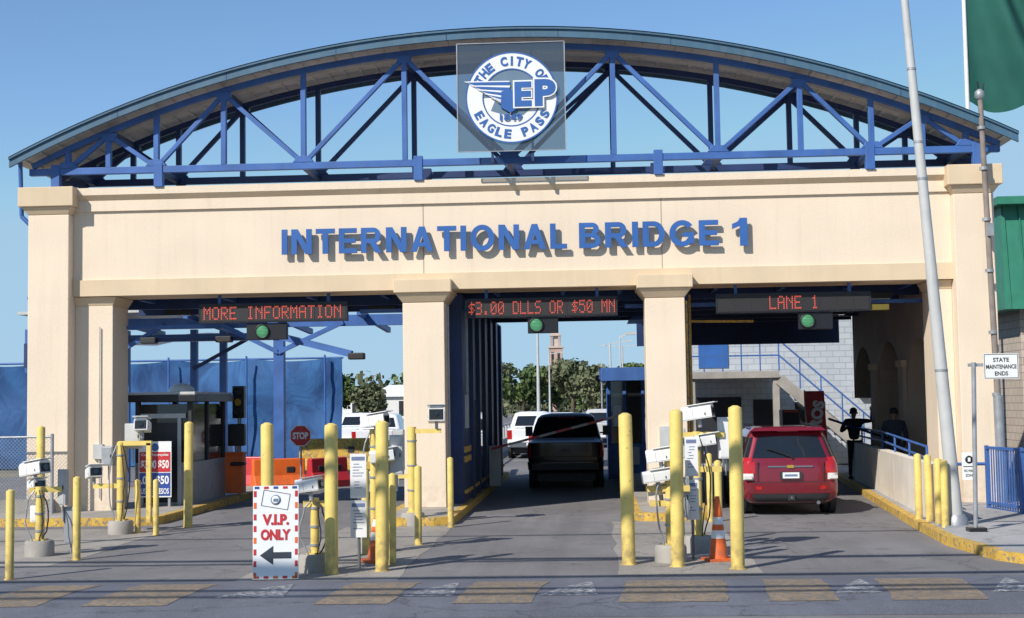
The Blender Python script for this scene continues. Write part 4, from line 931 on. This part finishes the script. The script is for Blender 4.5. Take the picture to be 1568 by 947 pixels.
def foliage(b,c,rx,ry,rz,n,s,k):
    for _ in range(n):
        p=Vector((random.gauss(0,1),random.gauss(0,1),random.gauss(0,1))).normalized()*(random.random()**.40)
        w=Vector((c[0]+p.x*rx,c[1]+p.y*ry,c[2]+p.z*rz))
        a=(Vector((random.gauss(0,1),random.gauss(0,1),random.gauss(0,1))).normalized()+p*.7).normalized(); u=a.orthogonal().normalized(); v=a.cross(u); q=s*random.uniform(.6,1.4)
        b.add([w-u*q*.5,w+v*q*.45,w+u*q*.5,w-v*q*.45],[(0,1,2,3)],k)
def tree(x,y,h,r,n=1100,s=.4,k='leaf'):
    e=empty('tree'); b=B('trunk',e); b.cyl((x,y,0),(x+.1,y,h*.45),r*.09,r*.06,'bark',8)
    cl=[]
    for i in range(11):
        a=random.random()*6.28; rr_=r*random.uniform(.1,.7); z=h*random.uniform(.42,.88)
        p=(x+rr_*math.cos(a),y+rr_*math.sin(a),z); cl.append(p); b.cyl((x+.1,y,h*random.uniform(.3,.45)),p,r*.04,r*.012,'bark',6)
    b.build(); b=B('crown',e)
    for p in cl: q=r*random.uniform(.36,.55); foliage(b,p,q,q,q*.8,n//11,s,k)
    b.build()
random.seed(11)
for (x,y,h,r,k) in ((-9.5,118,7.0,2.6,'leaf2'),(-6.0,125,6.2,2.8,'leaf'),(-3.2,130,6.6,3.0,'leaf'),(-.6,122,6.9,2.8,'leaf2'),(1.8,118,6.2,2.6,'leaf2'),(4.0,124,6.6,2.6,'leaf'),(6.4,118,6.0,2.6,'leaf'),(-7.6,100,4.6,2.0,'leaf'),(-27,128,5.8,2.8,'leaf'),(-22.5,126,5.0,2.6,'leaf2'),(-18.5,140,5.0,2.6,'leaf'),(-14.5,140,5.0,2.6,'leaf2'),(-30,110,6.0,2.6,'leaf')): tree(x,y,h,r,1500,.5,k)
b=B('distant_tree_line')
for i in range(90):
    x=-140+i*2.6+random.uniform(-1,1); y=random.uniform(165,190); h=random.uniform(3.6,7.6)
    foliage(b,(x,y,h*.5),2.8,2.4,h*.5,210,.9,random.choice(('leaf','leaf2')))
b.build()

# ------------------------------------------------------------------ people
def person(name,loc,rotz,J,top,bottom,scale=1.0):
    e=empty(name)
    def skin(pname,verts,edges,k,root=0):
        me=bpy.data.meshes.new(pname); me.from_pydata([v[0] for v in verts],edges,[]); o=bpy.data.objects.new(pname,me); COL.objects.link(o); o.parent=e
        mo=o.modifiers.new('skin','SKIN'); mo.use_smooth_shade=True
        for i,v in enumerate(verts):
            sv=me.skin_vertices[0].data[i]; r=v[1]; sv.radius=(r if isinstance(r,tuple) else (r,r)); sv.use_root=(i==root)
        s=o.modifiers.new('sub','SUBSURF'); s.levels=2; s.render_levels=2
        me.materials.append(M[k]); return o
    j=J
    skin('torso_and_arms',[(j['pelvis'],(.15,.11)),(j['waist'],(.135,.10)),(j['chest'],(.17,.12)),(j['neckb'],(.07,.07)),(j['shL'],.07),(j['elL'],.048),(j['wrL'],.035),(j['shR'],.07),(j['elR'],.048),(j['wrR'],.035)],
         [(0,1),(1,2),(2,3),(2,4),(4,5),(5,6),(2,7),(7,8),(8,9)],top)
    skin('legs',[(j['pelvis'],(.15,.11)),(j['hipL'],.09),(j['knL'],.062),(j['anL'],.045),(j['hipR'],.09),(j['knR'],.062),(j['anR'],.045)],[(0,1),(1,2),(2,3),(0,4),(4,5),(5,6)],bottom)
    hd=Vector(j['head']); nb=Vector(j['neckb'])
    skin('head',[(tuple(nb),.055),(tuple(nb+(hd-nb)*.45),.052),(tuple(hd+Vector((0,.0,-.05))),(.072,.085)),(tuple(hd+Vector((0,0,.03))),(.078,.09)),(tuple(hd+Vector((0,0,.09))),(.05,.06))],[(0,1),(1,2),(2,3),(3,4)],'skin')
    b=B('face_and_hair',e)
    f=-1
    b.lathe(hd+Vector((0,.015,.0)),[(.085,.0),(.093,.04),(.085,.09),(.05,.125),(.01,.135)],'hair',14)
    b.cyl(hd+Vector((0,f*.085,0)),hd+Vector((0,f*.115,-.03)),.01,.014,'skin',8)
    for s in (-1,1): b.cyl(hd+Vector((s*.03,f*.083,.01)),hd+Vector((s*.03,f*.09,.01)),.012,.008,'hair',8); b.cyl(hd+Vector((s*.082,0,-.03)),hd+Vector((s*.09,0,.02)),.018,.018,'skin',8)
    b.box(hd.x-.025,hd.x+.025,hd.y-.088,hd.y-.08,hd.z-.065,hd.z-.055,'red')
    b.build()
    b=B('hands_and_shoes',e)
    for S in ('L','R'):
        w=Vector(j['wr'+S]); el=Vector(j['el'+S]); d=(w-el).normalized(); a=d.orthogonal().normalized(); c=d.cross(a)
        b.cyl(w,w+d*.09,.03,.038,'skin',10)
        for i in range(4):
            o=w+d*.085+a*(-.027+.018*i); l=(.06,.075,.07,.055)[i]; m_=o+d*l*.55; b.cyl(o,m_,.009,.0085,'skin',6); b.cyl(m_,m_+(d*.8+c*.5)*l*.5,.0085,.006,'skin',6)
        b.cyl(w+d*.03+a*.03,w+d*.08+a*.065,.011,.008,'skin',6)
        an=Vector(j['an'+S]); b.lathe(an+Vector((0,-.06,-.09)),[(.06,0),(.062,.03),(.045,.07),(.03,.1)],'black',10); b.beam(an+Vector((0,.05,-.06)),an+Vector((0,-.16,-.065)),.085,.055,'black')
    b.build(bevel=.01)
    e.location=loc; e.rotation_euler=(0,0,rotz); e.scale=(scale,)*3
base=dict(pelvis=(0,0,.95),waist=(0,0,1.1),chest=(0,0,1.32),neckb=(0,0,1.47),head=(0,-.02,1.62),shL=(-.19,0,1.42),shR=(.19,0,1.42),elL=(-.24,0,1.13),elR=(.24,0,1.13),wrL=(-.22,-.08,.88),wrR=(.22,-.08,.88),hipL=(-.09,0,.88),hipR=(.09,0,.88),knL=(-.10,-.02,.48),knR=(.11,-.03,.48),anL=(-.10,.02,.09),anR=(.12,.0,.09))
p1=dict(base); p1.update(elL=(-.42,-.10,1.42),wrL=(-.40,-.22,1.66),elR=(.33,-.05,1.16),wrR=(.16,-.20,1.28),knL=(-.12,-.08,.49),anL=(-.16,.0,.09))
p2=dict(base); p2.update(knL=(-.10,-.14,.50),anL=(-.10,-.02,.12),anR=(.10,.22,.10),knR=(.1,.04,.48),wrL=(-.20,-.20,.95),elL=(-.24,-.02,1.14),wrR=(.22,.02,.86))
person('person_standing',(8.22,8.2,.14),math.radians(160),p1,'cloth1','cloth1',1.04)
person('person_walking',(8.30,3.7,.14),math.radians(170),p2,'cloth2','jean',1.05)

# overhead cable bundles (above and behind the camera); their shadows fall on the road
b=B('overhead_utility_line')
for y0,y1,z,r in ((-22.6,-21.6,9.5,.05),(-18.9,-17.0,9.3,.06),(-16.9,-17.8,9.0,.09),(-15.3,-13.9,9.8,.05),(-20.1,-19.3,9.2,.10),(-21.0,-21.5,9.1,.06)):
    pts=[(x,y0+(y1-y0)*(x+45)/75,z+.9*((x+8)/37)**2) for x in range(-45,31,5)]
    b.tube(pts,r,'black',6)
for x in (-45,30): b.cyl((x,-19,0),(x,-19,11.5),.18,.12,'wood',10); b.beam((x,-24,10.4),(x,-14,10.4),.12,.12,'wood')
b.build()

# ------------------------------------------------------------------ light
el=math.radians(38); az_=math.radians(38)
d=Vector((math.sin(az_)*math.cos(el),math.cos(az_)*math.cos(el),-math.sin(el)))
s=bpy.data.lights.new('sun','SUN'); s.energy=5.0; s.angle=math.radians(.5); s.color=(1,.955,.89)
so=bpy.data.objects.new('sun',s); so.rotation_euler=d.to_track_quat('-Z','Y').to_euler(); COL.objects.link(so)
w=bpy.data.worlds.new('World'); sc.world=w; w.use_nodes=True; nt=w.node_tree
sky=nt.nodes.new('ShaderNodeTexSky'); sky.sky_type='NISHITA'; sky.sun_disc=False; sky.sun_elevation=el; sky.sun_rotation=math.atan2(-d.x,-d.y); sky.air_density=1.0; sky.dust_density=0; sky.ozone_density=2.5
mx=nt.nodes.new('ShaderNodeMix'); mx.data_type='RGBA'; mx.blend_type='MULTIPLY'; mx.inputs[0].default_value=1; mx.inputs[7].default_value=(.86,1.0,1.12,1)
nt.links.new(sky.outputs[0],mx.inputs[6])
# keep the low haze from bleaching: limit the brightest part of the sky
dk=nt.nodes.new('ShaderNodeMix'); dk.data_type='RGBA'; dk.blend_type='DARKEN'; dk.inputs[0].default_value=.93; dk.inputs[7].default_value=(3.0,4.7,6.3,1)
nt.links.new(mx.outputs[2],dk.inputs[6])
bg=nt.nodes['Background']; bg.inputs[1].default_value=.125; nt.links.new(dk.outputs[2],bg.inputs[0])

# ------------------------------------------------------------------ camera
R=Matrix.Rotation(math.radians(3.2),3,'Z')@Matrix.Rotation(math.radians(93.8),3,'X')@Matrix.Rotation(math.radians(-0.9),3,'Z')
cd=bpy.data.cameras.new('camera'); cd.lens=50; cd.sensor_width=36; cd.clip_end=5000
co=bpy.data.objects.new('camera',cd); co.matrix_world=Matrix.Translation((1.6,-28.6,2.2))@R.to_4x4(); COL.objects.link(co); sc.camera=co
